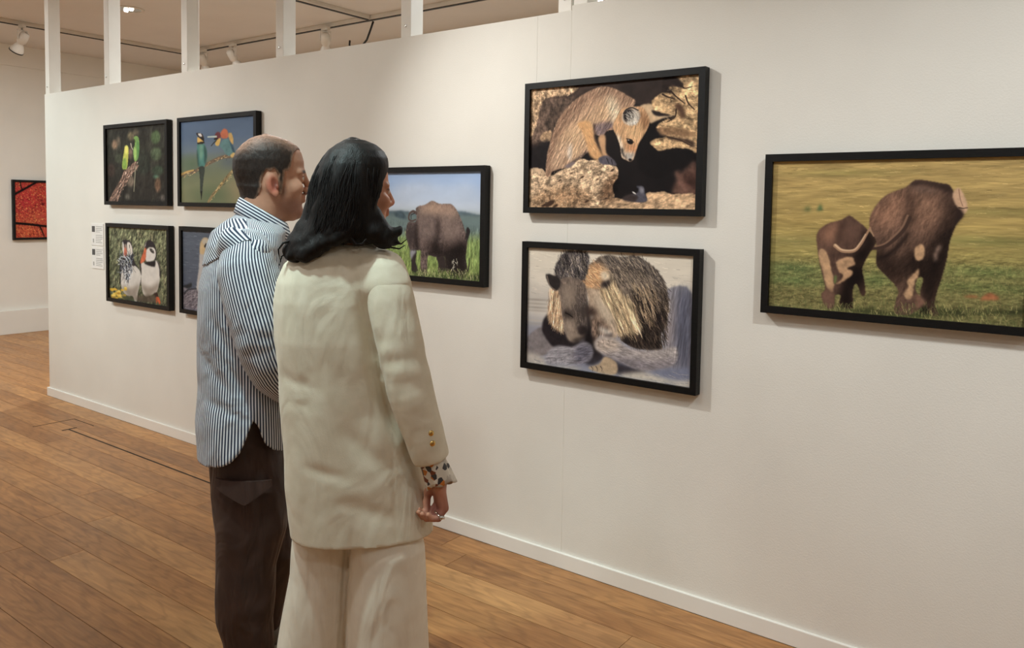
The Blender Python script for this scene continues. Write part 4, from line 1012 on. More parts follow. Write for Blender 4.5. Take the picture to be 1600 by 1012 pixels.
# ------------------------------------------------------------------ volumes turned into smooth meshes
def smin(a, b, k):
    if k <= 0: return np.minimum(a, b)
    h = np.clip(.5+.5*(b-a)/k, 0, 1); return b+(a-b)*h-k*h*(1-h)
class Vol:
    def __init__(s, xs, ys, zs):
        s.ax = [np.asarray(a, np.float32) for a in (xs, ys, zs)]; s.D = np.full([len(a) for a in s.ax], 1.0, np.float32)
    def sl(s, lo, hi):
        r = []
        for a, l, h in zip(s.ax, lo, hi):
            i, j = np.searchsorted(a, l), np.searchsorted(a, h); r.append(slice(max(i-1, 0), min(j+1, len(a))))
        return tuple(r)
    def co(s, q): return s.ax[0][q[0]][:, None, None], s.ax[1][q[1]][None, :, None], s.ax[2][q[2]][None, None, :]
    def op(s, fn, lo, hi, k=0.0, mode='u'):
        m = k+.03; q = s.sl([v-m for v in lo], [v+m for v in hi]); X, Y, Z = s.co(q); d = fn(X, Y, Z)
        if mode == 'u': s.D[q] = smin(s.D[q], d, k)
        elif mode == 's': s.D[q] = -smin(-s.D[q], d, k)
        return s
    def cone(s, a, b, r1, r2=None, k=.01, mode='u'):
        r2 = r1 if r2 is None else r2; a = np.array(a, np.float32); b = np.array(b, np.float32); ba = b-a; L = float(ba@ba)+1e-9; R = max(r1, r2)
        def fn(X, Y, Z):
            px, py, pz = X-a[0], Y-a[1], Z-a[2]
            t = np.clip((px*ba[0]+py*ba[1]+pz*ba[2])/L, 0, 1)
            return np.sqrt((px-t*ba[0])**2+(py-t*ba[1])**2+(pz-t*ba[2])**2)-(r1+(r2-r1)*t)
        return s.op(fn, np.minimum(a, b)-R, np.maximum(a, b)+R, k, mode)
    def chain(s, pts, rad, k=.01, mode='u'):
        for i in range(len(pts)-1): s.cone(pts[i], pts[i+1], rad[i], rad[i+1], k, mode)
        return s
    def ell(s, c, r, k=.01, mode='u', R=None):
        c = np.array(c, np.float32); r = np.array(r, np.float32); R = np.eye(3) if R is None else np.asarray(R)
        def fn(X, Y, Z):
            p = (X-c[0], Y-c[1], Z-c[2]); q = [R[0, i]*p[0]+R[1, i]*p[1]+R[2, i]*p[2] for i in range(3)]
            return (np.sqrt((q[0]/r[0])**2+(q[1]/r[1])**2+(q[2]/r[2])**2)-1)*float(r.min())
        return s.op(fn, c-r.max(), c+r.max(), k, mode)
    def loft(s, tab, k=.01, mode='u', pw=2.2, ext=.0):
        """table rows: z, centre x, centre y, half x, half y"""
        T = np.array(sorted(tab), np.float32); z0, z1 = T[0, 0], T[-1, 0]
        def fn(X, Y, Z):
            v = [np.interp(Z.ravel(), T[:, 0], T[:, i]).astype(np.float32)[None, None, :] for i in range(1, 5)]
            rho = (np.abs((X-v[0])/v[2])**pw+np.abs((Y-v[1])/v[3])**pw)**(1/pw)
            d = (rho-1)*np.minimum(v[2], v[3]); cap = np.maximum(z0-Z, Z-z1)
            return np.maximum(d, cap)
        R = T[:, 3:].max(0)
        return s.op(fn, (T[:, 1].min()-R[0], T[:, 2].min()-R[1], z0), (T[:, 1].max()+R[0], T[:, 2].max()+R[1], z1), k, mode)
    def every(s, fn):
        X, Y, Z = s.co((slice(None),)*3); s.D = fn(s.D, X, Y, Z).astype(np.float32); return s
    def mesh(s, name):
        D = s.D; n = D.shape; ins = D < 0
        c = [ins[i:n[0]-1+i, j:n[1]-1+j, k:n[2]-1+k] for i in (0, 1) for j in (0, 1) for k in (0, 1)]
        cnt = sum(a.astype(np.int8) for a in c); act = (cnt > 0) & (cnt < 8)
        I = np.argwhere(act); idx = np.full(act.shape, -1, np.int32); idx[act] = np.arange(len(I))
        P = np.zeros((len(I), 3)); W = np.zeros(len(I))
        corner = [(i, j, k) for i in (0, 1) for j in (0, 1) for k in (0, 1)]
        val = {q: D[I[:, 0]+q[0], I[:, 1]+q[1], I[:, 2]+q[2]] for q in corner}
        pos = {q: np.stack([s.ax[a][I[:, a]+q[a]] for a in range(3)], -1) for q in corner}
        for q in corner:
            for a in range(3):
                if q[a]: continue
                r = tuple(1 if b == a else q[b] for b in range(3)); va, vb = val[q], val[r]
                m = (va < 0) != (vb < 0); t = np.where(m, va/np.where(m, va-vb, 1), 0)[:, None]
                P += np.where(m[:, None], pos[q]*(1-t)+pos[r]*t, 0); W += m
        P /= W[:, None]
        F = []
        for a in range(3):
            b, c2 = (a+1) % 3, (a+2) % 3
            lo = [slice(None)]*3; hi = [slice(None)]*3; lo[a] = slice(0, n[a]-1); hi[a] = slice(1, n[a])
            A, B = ins[tuple(lo)], ins[tuple(hi)]; E = np.argwhere(A != B)
            E = E[(E[:, b] > 0) & (E[:, c2] > 0) & (E[:, b] < n[b]-1) & (E[:, c2] < n[c2]-1)]
            if not len(E): continue
            fl_ = A[E[:, 0], E[:, 1], E[:, 2]]
            def ix(db, dc):
                e = E.copy(); e[:, b] -= db; e[:, c2] -= dc; return idx[e[:, 0], e[:, 1], e[:, 2]]
            q = np.stack([ix(1, 1), ix(0, 1), ix(0, 0), ix(1, 0)], -1)
            F.append(np.where(fl_[:, None], q, q[:, ::-1]))
        F = np.concatenate(F)
        return raw_mesh(name, P, F), P
def raw_mesh(name, P, F):
    me = bpy.data.meshes.new(name); me.vertices.add(len(P)); me.vertices.foreach_set('co', np.asarray(P, np.float32).ravel())
    nq, k = F.shape; me.loops.add(nq*k); me.loops.foreach_set('vertex_index', F.ravel().astype(np.int32)); me.polygons.add(nq)
    me.polygons.foreach_set('loop_start', (np.arange(nq)*k).astype(np.int32)); me.polygons.foreach_set('loop_total', np.full(nq, k, np.int32))
    me.polygons.foreach_set('use_smooth', np.ones(nq, bool)); me.update(calc_edges=True); me.validate(); return me
def colour_attr(me, name, c):
    at = me.color_attributes.new(name, 'FLOAT_COLOR', 'POINT'); a = np.ones((len(me.vertices), 4), np.float32); a[:, :3] = c; at.data.foreach_set('color', a.ravel())
def float_attr(me, name, v):
    at = me.attributes.new(name, 'FLOAT', 'POINT'); at.data.foreach_set('value', np.asarray(v, np.float32))
class Waves:
    """cheap smooth 3-D noise: sum of warped sines"""
    def __init__(s, seed, freq, n=7, st=(1, 1, 1)):
        r = np.random.default_rng(seed); d = r.normal(size=(n, 3)); d /= np.linalg.norm(d, axis=1)[:, None]
        s.k = d*np.array(st)*freq*(.6+.9*r.random((n, 1))); s.p = r.random(n)*6.28
    def __call__(s, X, Y, Z):
        o = 0
        for (a, b, c), p in zip(s.k, s.p): o = o+np.sin(a*X+b*Y+c*Z+p+1.2*np.sin(.5*(b*X-a*Z)+p))
        return o/len(s.k)
def rng_axis(*seg):
    out = []
    for a, b, h in seg: out += list(np.arange(a, b-1e-6, h))
    return np.array(out+[seg[-1][1]])
def smooth_noise(P, seed, f): return Waves(seed, f)(P[:, 0], P[:, 1], P[:, 2])

# ------------------------------------------------------------------ cloth, skin and hair materials
def attr_mat(name, attr, rough, spec=.4, sss=0.0, bump=0, bscale=400, bst=(1, 1, 1), mottled=.12, mscale=60):
    m, nt, b = new_mat(name); at = N(nt, 'ShaderNodeVertexColor', layer_name=attr)
    tc = N(nt, 'ShaderNodeTexCoord'); mp = N(nt, 'ShaderNodeMapping'); mp.inputs['Scale'].default_value = bst; nt.links.new(tc.outputs['Object'], mp.inputs[0])
    no = N(nt, 'ShaderNodeTexNoise'); no.inputs['Scale'].default_value = mscale; no.inputs['Detail'].default_value = 4; nt.links.new(mp.outputs[0], no.inputs['Vector'])
    mr = N(nt, 'ShaderNodeMapRange'); mr.inputs['From Min'].default_value = .3; mr.inputs['From Max'].default_value = .7; mr.inputs['To Min'].default_value = 1-mottled; mr.inputs['To Max'].default_value = 1+mottled
    nt.links.new(no.outputs[0], mr.inputs[0])
    mx = N(nt, 'ShaderNodeVectorMath', operation='SCALE'); nt.links.new(at.outputs[0], mx.inputs[0]); nt.links.new(mr.outputs[0], mx.inputs['Scale'])
    nt.links.new(mx.outputs[0], b.inputs['Base Color']); b.inputs['Roughness'].default_value = rough; b.inputs['Specular IOR Level'].default_value = spec
    if sss:
        b.inputs['Subsurface Weight'].default_value = sss; b.inputs['Subsurface Scale'].default_value = .01; b.inputs['Subsurface Radius'].default_value = (1, .4, .25)
    if bump:
        n2 = N(nt, 'ShaderNodeTexNoise'); n2.inputs['Scale'].default_value = bscale; n2.inputs['Detail'].default_value = 3; nt.links.new(mp.outputs[0], n2.inputs['Vector'])
        bp = N(nt, 'ShaderNodeBump'); bp.inputs['Strength'].default_value = bump; bp.inputs['Distance'].default_value = .002; nt.links.new(n2.outputs[0], bp.inputs['Height']); nt.links.new(bp.outputs[0], b.inputs['Normal'])
    return m
def wrinkle(m, scale, dist, st, strength=.6):
    """broad soft creases layered under the fine weave"""
    nt = m.node_tree; b = nt.nodes['Principled BSDF']; tc = N(nt, 'ShaderNodeTexCoord'); mp = N(nt, 'ShaderNodeMapping'); mp.inputs['Scale'].default_value = st; mp.inputs['Rotation'].default_value = (.3, .25, .1)
    nt.links.new(tc.outputs['Object'], mp.inputs[0]); no = N(nt, 'ShaderNodeTexNoise'); no.inputs['Scale'].default_value = scale; no.inputs['Detail'].default_value = 2.5; no.inputs['Distortion'].default_value = 1.1
    nt.links.new(mp.outputs[0], no.inputs['Vector']); bp = N(nt, 'ShaderNodeBump'); bp.inputs['Strength'].default_value = strength; bp.inputs['Distance'].default_value = dist
    nt.links.new(no.outputs[0], bp.inputs['Height'])
    if b.inputs['Normal'].links: nt.links.new(b.inputs['Normal'].links[0].from_socket, bp.inputs['Normal'])
    nt.links.new(bp.outputs[0], b.inputs['Normal']); return m
def cloth_mat(name, c1, c2, rough, scale, bump, bscale, bdist=.003, sheen=.15, spec=.2, wr=None):
    m = noise_mat(name, c1, c2, scale, rough, bump, bscale, spec=spec, bdist=bdist); m.node_tree.nodes['Principled BSDF'].inputs['Sheen Weight'].default_value = sheen
    if wr: wrinkle(m, *wr)
    return m
def stripe_mat(name, period, white, navy):
    m, nt, b = new_mat(name); at = N(nt, 'ShaderNodeAttribute', attribute_name='stripe')
    mu = N(nt, 'ShaderNodeMath', operation='MULTIPLY'); mu.inputs[1].default_value = 2*math.pi/period; nt.links.new(at.outputs['Fac'], mu.inputs[0])
    si = N(nt, 'ShaderNodeMath', operation='SINE'); nt.links.new(mu.outputs[0], si.inputs[0])
    mr = N(nt, 'ShaderNodeMapRange'); mr.inputs['From Min'].default_value = -.25; mr.inputs['From Max'].default_value = .25; nt.links.new(si.outputs[0], mr.inputs[0])
    mx = N(nt, 'ShaderNodeMix', data_type='RGBA'); mx.inputs[6].default_value = L4(*white); mx.inputs[7].default_value = L4(*navy); nt.links.new(mr.outputs[0], mx.inputs[0])
    nt.links.new(mx.outputs[2], b.inputs['Base Color']); b.inputs['Roughness'].default_value = .75; b.inputs['Specular IOR Level'].default_value = .2; b.inputs['Sheen Weight'].default_value = .1
    return wrinkle(m, 11, .02, (1, 1, .6), .7)
MAT['skin'] = attr_mat('skin', 'tone', .5, .35, .12, .15, 350, mottled=.06, mscale=45)
MAT['short_hair'] = attr_mat('short_hair', 'tone', .55, .4, 0, .6, 320, (1, 1, .45), .38, 170)
MAT['black_hair'] = noise_mat('black_hair', (8, 6, 6), (20, 15, 14), 90, .55, .6, 300, stretch=(1, 1, .10), spec=.25)
MAT['linen'] = cloth_mat('cream_linen', (216, 206, 184), (226, 217, 197), .8, 26, .3, 420, .0012, wr=(8, .020, (1, 1, .5), .55))
MAT['linen_trouser'] = cloth_mat('cream_trouser_cloth', (228, 217, 199), (236, 227, 210), .8, 20, .25, 420, .0012, wr=(7, .03, (1.2, 1.2, .3), .7))
MAT['brown_cloth'] = cloth_mat('dark_brown_cloth', (56, 40, 35), (68, 49, 43), .5, 14, .2, 300, .0012, .03, .3, wr=(9, .03, (1, 1, .4), .9))
MAT['shoe'] = noise_mat('grey_shoe', (120, 114, 106), (140, 133, 124), 30, .7, .2, 200)
MAT['sole'] = noise_mat('shoe_sole', (206, 200, 190), (216, 210, 200), 20, .6)
MAT['stripes'] = stripe_mat('striped_cotton', .0078, (226, 229, 236), (46, 54, 76))
MAT['eye_white'] = noise_mat('eye_white', (200, 192, 186), (210, 202, 196), 20, .2)
MAT['iris'] = noise_mat('iris', (34, 22, 16), (48, 32, 22), 60, .15)
MAT['phone'] = noise_mat('dark_glass', (20, 14, 16), (30, 22, 24), 20, .12)
def blouse_material():
    m, nt, b = new_mat('printed_blouse'); tc = N(nt, 'ShaderNodeTexCoord')
    vo = N(nt, 'ShaderNodeTexVoronoi'); vo.inputs['Scale'].default_value = 70; nt.links.new(tc.outputs['Object'], vo.inputs['Vector'])
    se = N(nt, 'ShaderNodeSeparateColor'); nt.links.new(vo.outputs['Color'], se.inputs[0])
    cr = N(nt, 'ShaderNodeValToRGB'); cr.color_ramp.interpolation = 'CONSTANT'; e = cr.color_ramp.elements
    e[0].position = 0; e[0].color = L4(214, 206, 192); e[1].position = .38; e[1].color = L4(60, 56, 58)
    for p_, c_ in ((.5, (190, 180, 168)), (.68, (196, 120, 52)), (.78, (222, 214, 200)), (.9, (120, 62, 36))): q = cr.color_ramp.elements.new(p_); q.color = L4(*c_)
    nt.links.new(se.outputs[0], cr.inputs[0]); nt.links.new(cr.outputs[0], b.inputs['Base Color']); b.inputs['Roughness'].default_value = .5
    return m
MAT['blouse'] = blouse_material()

# ------------------------------------------------------------------ head and hand builders (shared by both people)
class HeadFrame:
    """t forward, s to the person's right, z up; rel = turn of the face away from the body's local +Y towards +X"""
    def __init__(s, x0, y0, zc, rel, sc=1.0):
        a = math.radians(rel); s.f = np.array((math.sin(a), math.cos(a))); s.r = np.array((math.cos(a), -math.sin(a))); s.o = np.array((x0, y0)); s.zc = zc; s.sc = sc
        s.R = np.array([[s.f[0], s.r[0], 0], [s.f[1], s.r[1], 0], [0, 0, 1]])
    def P(s, t, sd, z): q = s.o+(s.f*t+s.r*sd)*s.sc; return (q[0], q[1], s.zc+(z-1.53)*s.sc)
    def tsz(s, X, Y, Z):
        dx, dy = X-s.o[0], Y-s.o[1]; return (dx*s.f[0]+dy*s.f[1])/s.sc, (dx*s.r[0]+dy*s.r[1])/s.sc, (Z-s.zc)/s.sc+1.53
SKULL_M = np.array([(1.398, .070, .020, .022), (1.408, .086, .004, .036), (1.422, .094, -.012, .046), (1.44, .094, -.035, .056), (1.47, .096, -.066, .067), (1.50, .094, -.088, .072), (1.53, .097, -.099, .075), (1.55, .102, -.103, .078),
                    (1.58, .101, -.102, .079), (1.607, .093, -.092, .074), (1.628, .076, -.075, .063), (1.643, .052, -.058, .047), (1.652, .026, -.04, .03), (1.658, -.002, -.018, .010)], np.float32)
def skull_sd(hf, X, Y, Z, tab, grow=0.0):
    t, s_, z = hf.tsz(X, Y, Z); g = grow/hf.sc
    zz = 1.53+(z-1.53)*(1-g/.13)                       # grow scales height too
    f, b, w_ = [np.interp(zz.ravel(), tab[:, 0], tab[:, i]).reshape(zz.shape).astype(np.float32) for i in (1, 2, 3)]
    f, b, w_ = f+g, b-g, w_+g; c = (f+b)/2; h = (f-b)/2; u = (t-c)/h
    ww = w_*(1-.20*np.clip(u, 0, 1)**2)
    rho = (np.abs(u)**2.25+np.abs(s_/ww)**2.25)**(1/2.25)
    d = (rho-1)*np.minimum(h, w_)*hf.sc
    return np.maximum(d, np.maximum(tab[0, 0]-z, zz-tab[-1, 0])*hf.sc)
def build_head(v, hf, tab, neck, nose=1.0):
    sc = hf.sc; P = hf.P
    c = np.array(P(0, 0, 1.53)); v.op(lambda X, Y, Z: skull_sd(hf, X, Y, Z, tab), c-.15, c+.15, .01)
    v.chain(neck[0], neck[1], .025)
    for a in (-1, 1):
        v.cone(P(.094, .012*a, 1.546), P(.082, .048*a, 1.545), .009*sc, .008*sc, .012)          # brow
        v.ell(P(.070, .048*a, 1.498), (.022*sc, .020*sc, .022*sc), .02)                          # cheek bone
        v.ell(P(.104, .032*a, 1.529), (.013*sc,)*3, .010, 's')                                   # socket
        v.ell(P(.102, .049*a, 1.530), (.020*sc, .015*sc, .0125*sc), .008, 's', R=hf.R)
        v.ell(P(.0845, .032*a, 1.529), (.0142*sc,)*3, .003)                                      # lids
        v.ell(P(.098, .037*a, 1.528), (.011*sc, .013*sc, .0045*sc), .001, 's', R=hf.R)            # opening
        v.cone(P(.112, .006*a, 1.494), P(.104, .014*a, 1.494), .0075*sc, .0085*sc, .006)          # nostril wings
        # ears
        th = math.radians(12); R = hf.R@np.array([[math.cos(th), 0, -math.sin(th)], [0, 1, 0], [math.sin(th), 0, math.cos(th)]])@np.eye(3)
        v.ell(P(-.004, .077*a, 1.508), (.0185*sc, .0085*sc, .033*sc), .004, R=R)
        v.ell(P(.003, .0885*a, 1.511), (.0115*sc, .0105*sc, .021*sc), .002, 's', R=R); v.ell(P(.010, .0845*a, 1.500), (.004*sc, .004*sc, .006*sc), .003)
        v.ell(P(.006, .082*a, 1.480), (.009*sc, .006*sc, .010*sc), .005)
    v.cone(P(.100, 0, 1.540), P(.1165*1+.012*(nose-1), 0, 1.499), .0085*sc, .0105*sc, .010)
    v.cone(P(.110, 0, 1.492), P(.106, 0, 1.482), .006*sc, .005*sc, .008)
    v.cone(P(.098, -.016, 1.474), P(.098, .016, 1.474), .0065*sc, None, .006); v.cone(P(.097, -.014, 1.461), P(.097, .014, 1.461), .0075*sc, None, .006)
    v.cone(P(.107, -.022, 1.4675), P(.107, .022, 1.4675), .0022*sc, None, .003, 's')
    v.ell(P(.083, 0, 1.424), (.016*sc, .020*sc, .016*sc), .016)
def tint(P, base, spots):
    """skin colour with soft coloured patches"""
    c = np.tile(lin(base), (len(P), 1))
    for ctr, rad, col in spots:
        d = np.linalg.norm((P-np.array(ctr))/np.array(rad), axis=1); a = np.clip(1.3-d, 0, 1)[:, None]; a = a*a*(3-2*a); c = c*(1-a)+lin(col)*a
    return c
def build_hand(v, w, fwd, side, nrm, curl=1.0, sc=1.0):
    """w wrist point; fwd along the hand, side towards the thumb, nrm out of the back of the hand"""
    w, fwd, side, nrm = [np.array(a, float) for a in (w, fwd, side, nrm)]; fwd /= np.linalg.norm(fwd); side -= fwd*(side@fwd); side /= np.linalg.norm(side); n2 = np.cross(fwd, side); nrm = n2 if n2@nrm > 0 else -n2
    P = lambda a, b, c: w+(fwd*a+side*b+nrm*c)*sc
    v.cone(P(-.03, 0, 0), P(.015, 0, 0), .023*sc, .024*sc, .012)
    for b in (-.026, -.009, .009, .026): v.cone(P(.01, b*.6, 0), P(.078, b, .004), .0125*sc, .0115*sc, .012)
    for b, ln in ((.027, .92), (.009, 1.0), (-.009, .94), (-.026, .76)):
        a0 = P(.080, b, .004); ang = 0; pts = [a0]
        for seg, da in ((.040, 38), (.026, 55), (.020, 40)):
            ang += math.radians(da*curl); pts.append(pts[-1]+(fwd*math.cos(ang)-nrm*math.sin(ang))*seg*ln*sc)
        v.chain(pts, [.0095*sc, .009*sc, .0082*sc, .0072*sc], .003)
    th = [P(.022, .022, -.006), P(.050, .038, -.018), P(.076, .036, -.026), P(.096, .026, -.032)]
    v.chain(th, [.014*sc, .0115*sc, .0098*sc, .0085*sc], .006)
    return P
def eyes(parent, hf, hd):
    for a in (-1, 1):
        V, F = lathe([(.0001, -.0125), (.0048, -.0116), (.009, -.0087), (.0118, -.004), (.0125, 0), (.0118, .004), (.009, .0087), (.0052, .0114)], 16)
        o = mobj('eye', pydata('eye', V, F, True), MAT['eye_white'], parent); o.location = hf.P(.0848, .032*a, 1.529); o.scale = (hf.sc,)*3
        g = Vector((hf.f[0], hf.f[1], -.03)).to_track_quat('Z', 'Y'); o.rotation_euler = g.to_euler()
        V, F = lathe([(.0054, .0113), (.003, .0124), (.0001, .0127)], 16); mobj('iris', pydata('iris', V, F, True), MAT['iris'], o)
def polyline_u(P, pts, rad):
    """around-axis coordinate (metres) for points near a bent tube, stripes running along it"""
    A0 = np.array(pts, float); Q = np.vstack([2*A0[0]-A0[1], A0, 2*A0[-1]-A0[-2]]); A = []
    for i in range(len(A0)-1):
        for j in range(6):
            f = j/6; p0, p1, p2, p3 = Q[i:i+4]; A.append(.5*((2*p1)+(-p0+p2)*f+(2*p0-5*p1+4*p2-p3)*f*f+(-p0+3*p1-3*p2+p3)*f**3))
    A = np.array(A+[A0[-1]]); best = np.full(len(P), 1e9); u = np.zeros(len(P)); up = np.array((0., -1., .2))
    for i in range(len(A)-1):
        d = A[i+1]-A[i]; L = np.linalg.norm(d); d /= L; up = up-d*(up@d); up /= np.linalg.norm(up); b = np.cross(d, up)
        q = P-A[i]; t = np.clip(q@d, -.2 if i == 0 else 0, 9 if i == len(A)-2 else L); e = q-t[:, None]*d; D = np.linalg.norm(e, axis=1); m = D < best
        ang = np.arctan2(-(e@b), e@up); u = np.where(m, ang*rad, u); best = np.where(m, D, best)
    return u
def shoe(parent, x, y, heading, mat, ln=.27):
    a = math.radians(heading); f = np.array((math.sin(a), math.cos(a))); r = np.array((math.cos(a), -math.sin(a)))
    g = np.array([x, y]); lo = g-.2; hi = g+.2
    v = Vol(np.arange(lo[0], hi[0], .007), np.arange(lo[1], hi[1], .007), np.arange(-.01, .13, .006))
    Q = lambda t, z, s_=0: (*(g+f*t+r*s_), z)
    v.chain([Q(-.07, .055), Q(.0, .058), Q(.08, .045), Q(.15, .036)], [.042, .044, .040, .030], .02); v.cone(Q(-.03, .06), Q(-.04, .10), .042, .040, .02)
    v.every(lambda D, X, Y, Z: np.maximum(D, .012-Z))
    me, _ = v.mesh('shoe'); o = mobj('shoe', me, mat, parent)
    v = Vol(np.arange(lo[0], hi[0], .007), np.arange(lo[1], hi[1], .007), np.arange(-.012, .04, .006))
    v.chain([Q(-.075, .015), Q(0, .015), Q(.08, .015), Q(.155, .015)], [.044, .046, .046, .034], .02); v.every(lambda D, X, Y, Z: np.maximum(np.maximum(D, .001-Z), Z-.020))
    me, _ = v.mesh('sole'); mobj('sole', me, MAT['sole'], o)
    return o

def person_root(px, py, label):
    d = Vector((px, py+CAM_D)).normalized()
    return tag(empty('person', (px, py, 0), math.atan2(-d.x, d.y)), label, 'person')

# ------------------------------------------------------------------ the man
man = person_root(-2.08, -1.23, 'man with short dark hair in striped shirt and dark brown trousers, left of the woman')
HM = HeadFrame(.075, .02, 1.53, 84, 1.0)
v = Vol(np.arange(-.22, .42, .0038), np.arange(-.30, .32, .0038), rng_axis((.0, .74, .012), (.74, .90, .004), (.90, 1.34, .010), (1.34, 1.67, .0034)))
SHR = (.045, -.175, 1.31); ARM_R = [(.02, -.165, 1.315), (.055, -.190, 1.12), (.10, -.185, .975), (.19, -.11, .885), (.25, -.02, .84)]
ARM_L = [(-.015, .17, 1.315), (.06, .215, 1.12), (.12, .20, .985), (.21, .12, .90), (.27, .04, .85)]
v.loft([(.70, .005, 0, .075, .11), (.86, .005, 0, .085, .12), (.98, .0, 0, .10, .13), (1.15, .0, 0, .11, .15), (1.28, .005, 0, .095, .145), (1.33, .015, 0, .075, .10), (1.38, .04, .005, .05, .055)], .015)
v.chain([(.02, -.135, 1.285)]+ARM_R[1:], [.042, .042, .040, .036, .028], .02); v.chain([(-.01, .135, 1.285)]+ARM_L[1:], [.042, .042, .040, .036, .028], .02)
build_hand(v, (.275, -.02, .835), (.5, .5, -.7), (.6, -.1, .6), (0, -1, .1), .8); build_hand(v, (.28, .045, .845), (.5, -.4, -.7), (.6, .1, .6), (.2, 1, .1), .8)
v.chain([(.01, -.055, .74), (.01, -.08, .45), (.01, -.085, .08)], [.055, .05, .04], .02); v.chain([(.02, .06, .74), (.06, .095, .45), (.045, .11, .08)], [.055, .05, .04], .02)
build_head(v, HM, SKULL_M, ([(.052, .012, 1.50), (.050, .008, 1.43), (.040, .0, 1.34)], [.056, .057, .066]), 1.15)
me, P = v.mesh('body')
t, s_, z = HM.tsz(P[:, 0], P[:, 1], P[:, 2])
c = tint(P, (184, 138, 114), [(HM.P(.06, .05, 1.44), (.06, .06, .035), (150, 110, 94)), (HM.P(.09, 0, 1.425), (.03, .05, .03), (150, 110, 94)), (HM.P(.10, 0, 1.483), (.015, .025, .008), (130, 92, 78)), (HM.P(.106, 0, 1.468), (.012, .026, .010), (164, 98, 88)),
                               (HM.P(0, .085, 1.505), (.025, .015, .035), (186, 112, 92)), (HM.P(.096, .034, 1.549), (.022, .024, .0065), (46, 32, 28)), (HM.P(.096, -.034, 1.549), (.022, .024, .0065), (46, 32, 28)), (HM.P(.096, .036, 1.5335), (.014, .012, .0025), (70, 46, 38)), (HM.P(.004, .084, 1.508), (.012, .012, .018), (120, 62, 48)), (HM.P(.030, .078, 1.485), (.016, .02, .028), (116, 86, 74)), (HM.P(.118, 0, 1.50), (.015, .015, .015), (178, 112, 92))])  # dark red patch in the ear bowl is shade painted into the skin
colour_attr(me, 'tone', c*(1+.05*smooth_noise(P, 3, 90)[:, None])); body = mobj('body', me, MAT['skin'], man); eyes(body, HM, None)
# short receding hair
HAIR_M = np.array([(.100, 1.617), (.075, 1.612), (.060, 1.600), (.055, 1.575), (.046, 1.553), (.034, 1.545), (.030, 1.51), (.026, 1.482), (.014, 1.482), (.014, 1.535), (.004, 1.549), (-.018, 1.548), (-.030, 1.53), (-.034, 1.495), (-.046, 1.460), (-.066, 1.434), (-.13, 1.430), (-.14, 1.60), (-.06, 1.70), (.08, 1.70)], float)
def poly_sd(T, Z, V):
    T, Z = np.broadcast_arrays(T, Z); d = np.full(T.shape, 1e9, np.float32); ins = np.zeros(T.shape, bool); n = len(V)
    for i in range(n):
        a, b = V[i], V[(i+1) % n]; e = b-a; wx, wz = T-a[0], Z-a[1]; q = np.clip((wx*e[0]+wz*e[1])/(e@e), 0, 1)
        d = np.minimum(d, (wx-e[0]*q)**2+(wz-e[1]*q)**2)
        if a[1] != b[1]: ins ^= ((Z < a[1]) != (Z < b[1])) & (T < e[0]*(Z-a[1])/e[1]+a[0])
    return np.where(ins, -1, 1)*np.sqrt(d)
v = Vol(np.arange(-.06, .21, .0033), np.arange(-.10, .14, .0033), np.arange(1.43, 1.68, .0033))
nz = Waves(5, 330)
def hair_fn(D, X, Y, Z):
    T, S_, ZZ = HM.tsz(X, Y, Z); thick = .0038-.0022*np.clip((ZZ-1.60)/.05, 0, 1)*(np.abs(S_) < .06)
    nk = np.sqrt((X-.051)**2+(Y-.010)**2)-.0565+.2*np.clip(1.42-Z, 0, 1)
    return np.maximum(smin(skull_sd(HM, X, Y, Z, SKULL_M, 0), np.maximum(nk, Z-1.49), .02)-thick-.0012*nz(X, Y, Z), poly_sd(T+0*S_, ZZ+0*S_+.004*np.sin(T*240+S_*130), HAIR_M))
v.every(hair_fn); me, P = v.mesh('hair'); t, s_, z = HM.tsz(P[:, 0], P[:, 1], P[:, 2])
k = np.clip((z-1.592)/.03+.4*smooth_noise(P, 8, 120), 0, 1)*np.clip(1.35-np.abs(s_)/.06, 0, 1); k2 = np.clip((1.47-z)/.04, 0, 1)*.4; sdp = poly_sd(t, z, HAIR_M); k3 = np.clip(1+(sdp+.001+.003*smooth_noise(P, 17, 260))/.008, 0, 1)*.9; k = np.maximum(np.maximum(k*.85, k2), k3)[:, None]
colour_attr(me, 'tone', lin((40, 31, 27))*(1-k)+lin((156, 122, 101))*k); mobj('hair', me, MAT['short_hair'], man)
# shirt: body, yoke, sleeves, collar, cuffs
SH = [(1.425, .028, .0, .042, .050), (1.408, .030, .0, .064, .072), (1.39, .028, 0, .088, .096), (1.365, .018, 0, .106, .145), (1.325, .010, 0, .113, .183), (1.25, .006, 0, .125, .190), (1.20, .006, 0, .136, .188), (1.10, .004, 0, .138, .182), (.99, .003, 0, .136, .176), (.91, .002, 0, .135, .176), (.81, .0, 0, .139, .188), (.737, .003, 0, .139, .198), (.63, .006, 0, .135, .200)]
fold = Waves(11, 34, 6, (1, 1, .55)); fold2 = Waves(12, 75, 6, (1, 1, .5))
v = Vol(np.arange(-.17, .17, .0045), np.arange(-.225, .225, .0045), np.arange(.64, 1.44, .0055)); v.loft(SH, .0)
v.cone((-.03, -.16, 1.345), (.03, -.185, 1.315), .035, .04, .03); v.cone((-.03, .16, 1.345), (.03, .185, 1.315), .035, .04, .03)
hx = np.array([-.14, -.125, -.095, -.064, -.037, -.013, .002, .013, .024, .037, .046, .057, .080, .107, .15]); hz = np.array([.700, .700, .705, .712, .726, .753, .784, .816, .839, .820, .791, .766, .745, .733, .730])
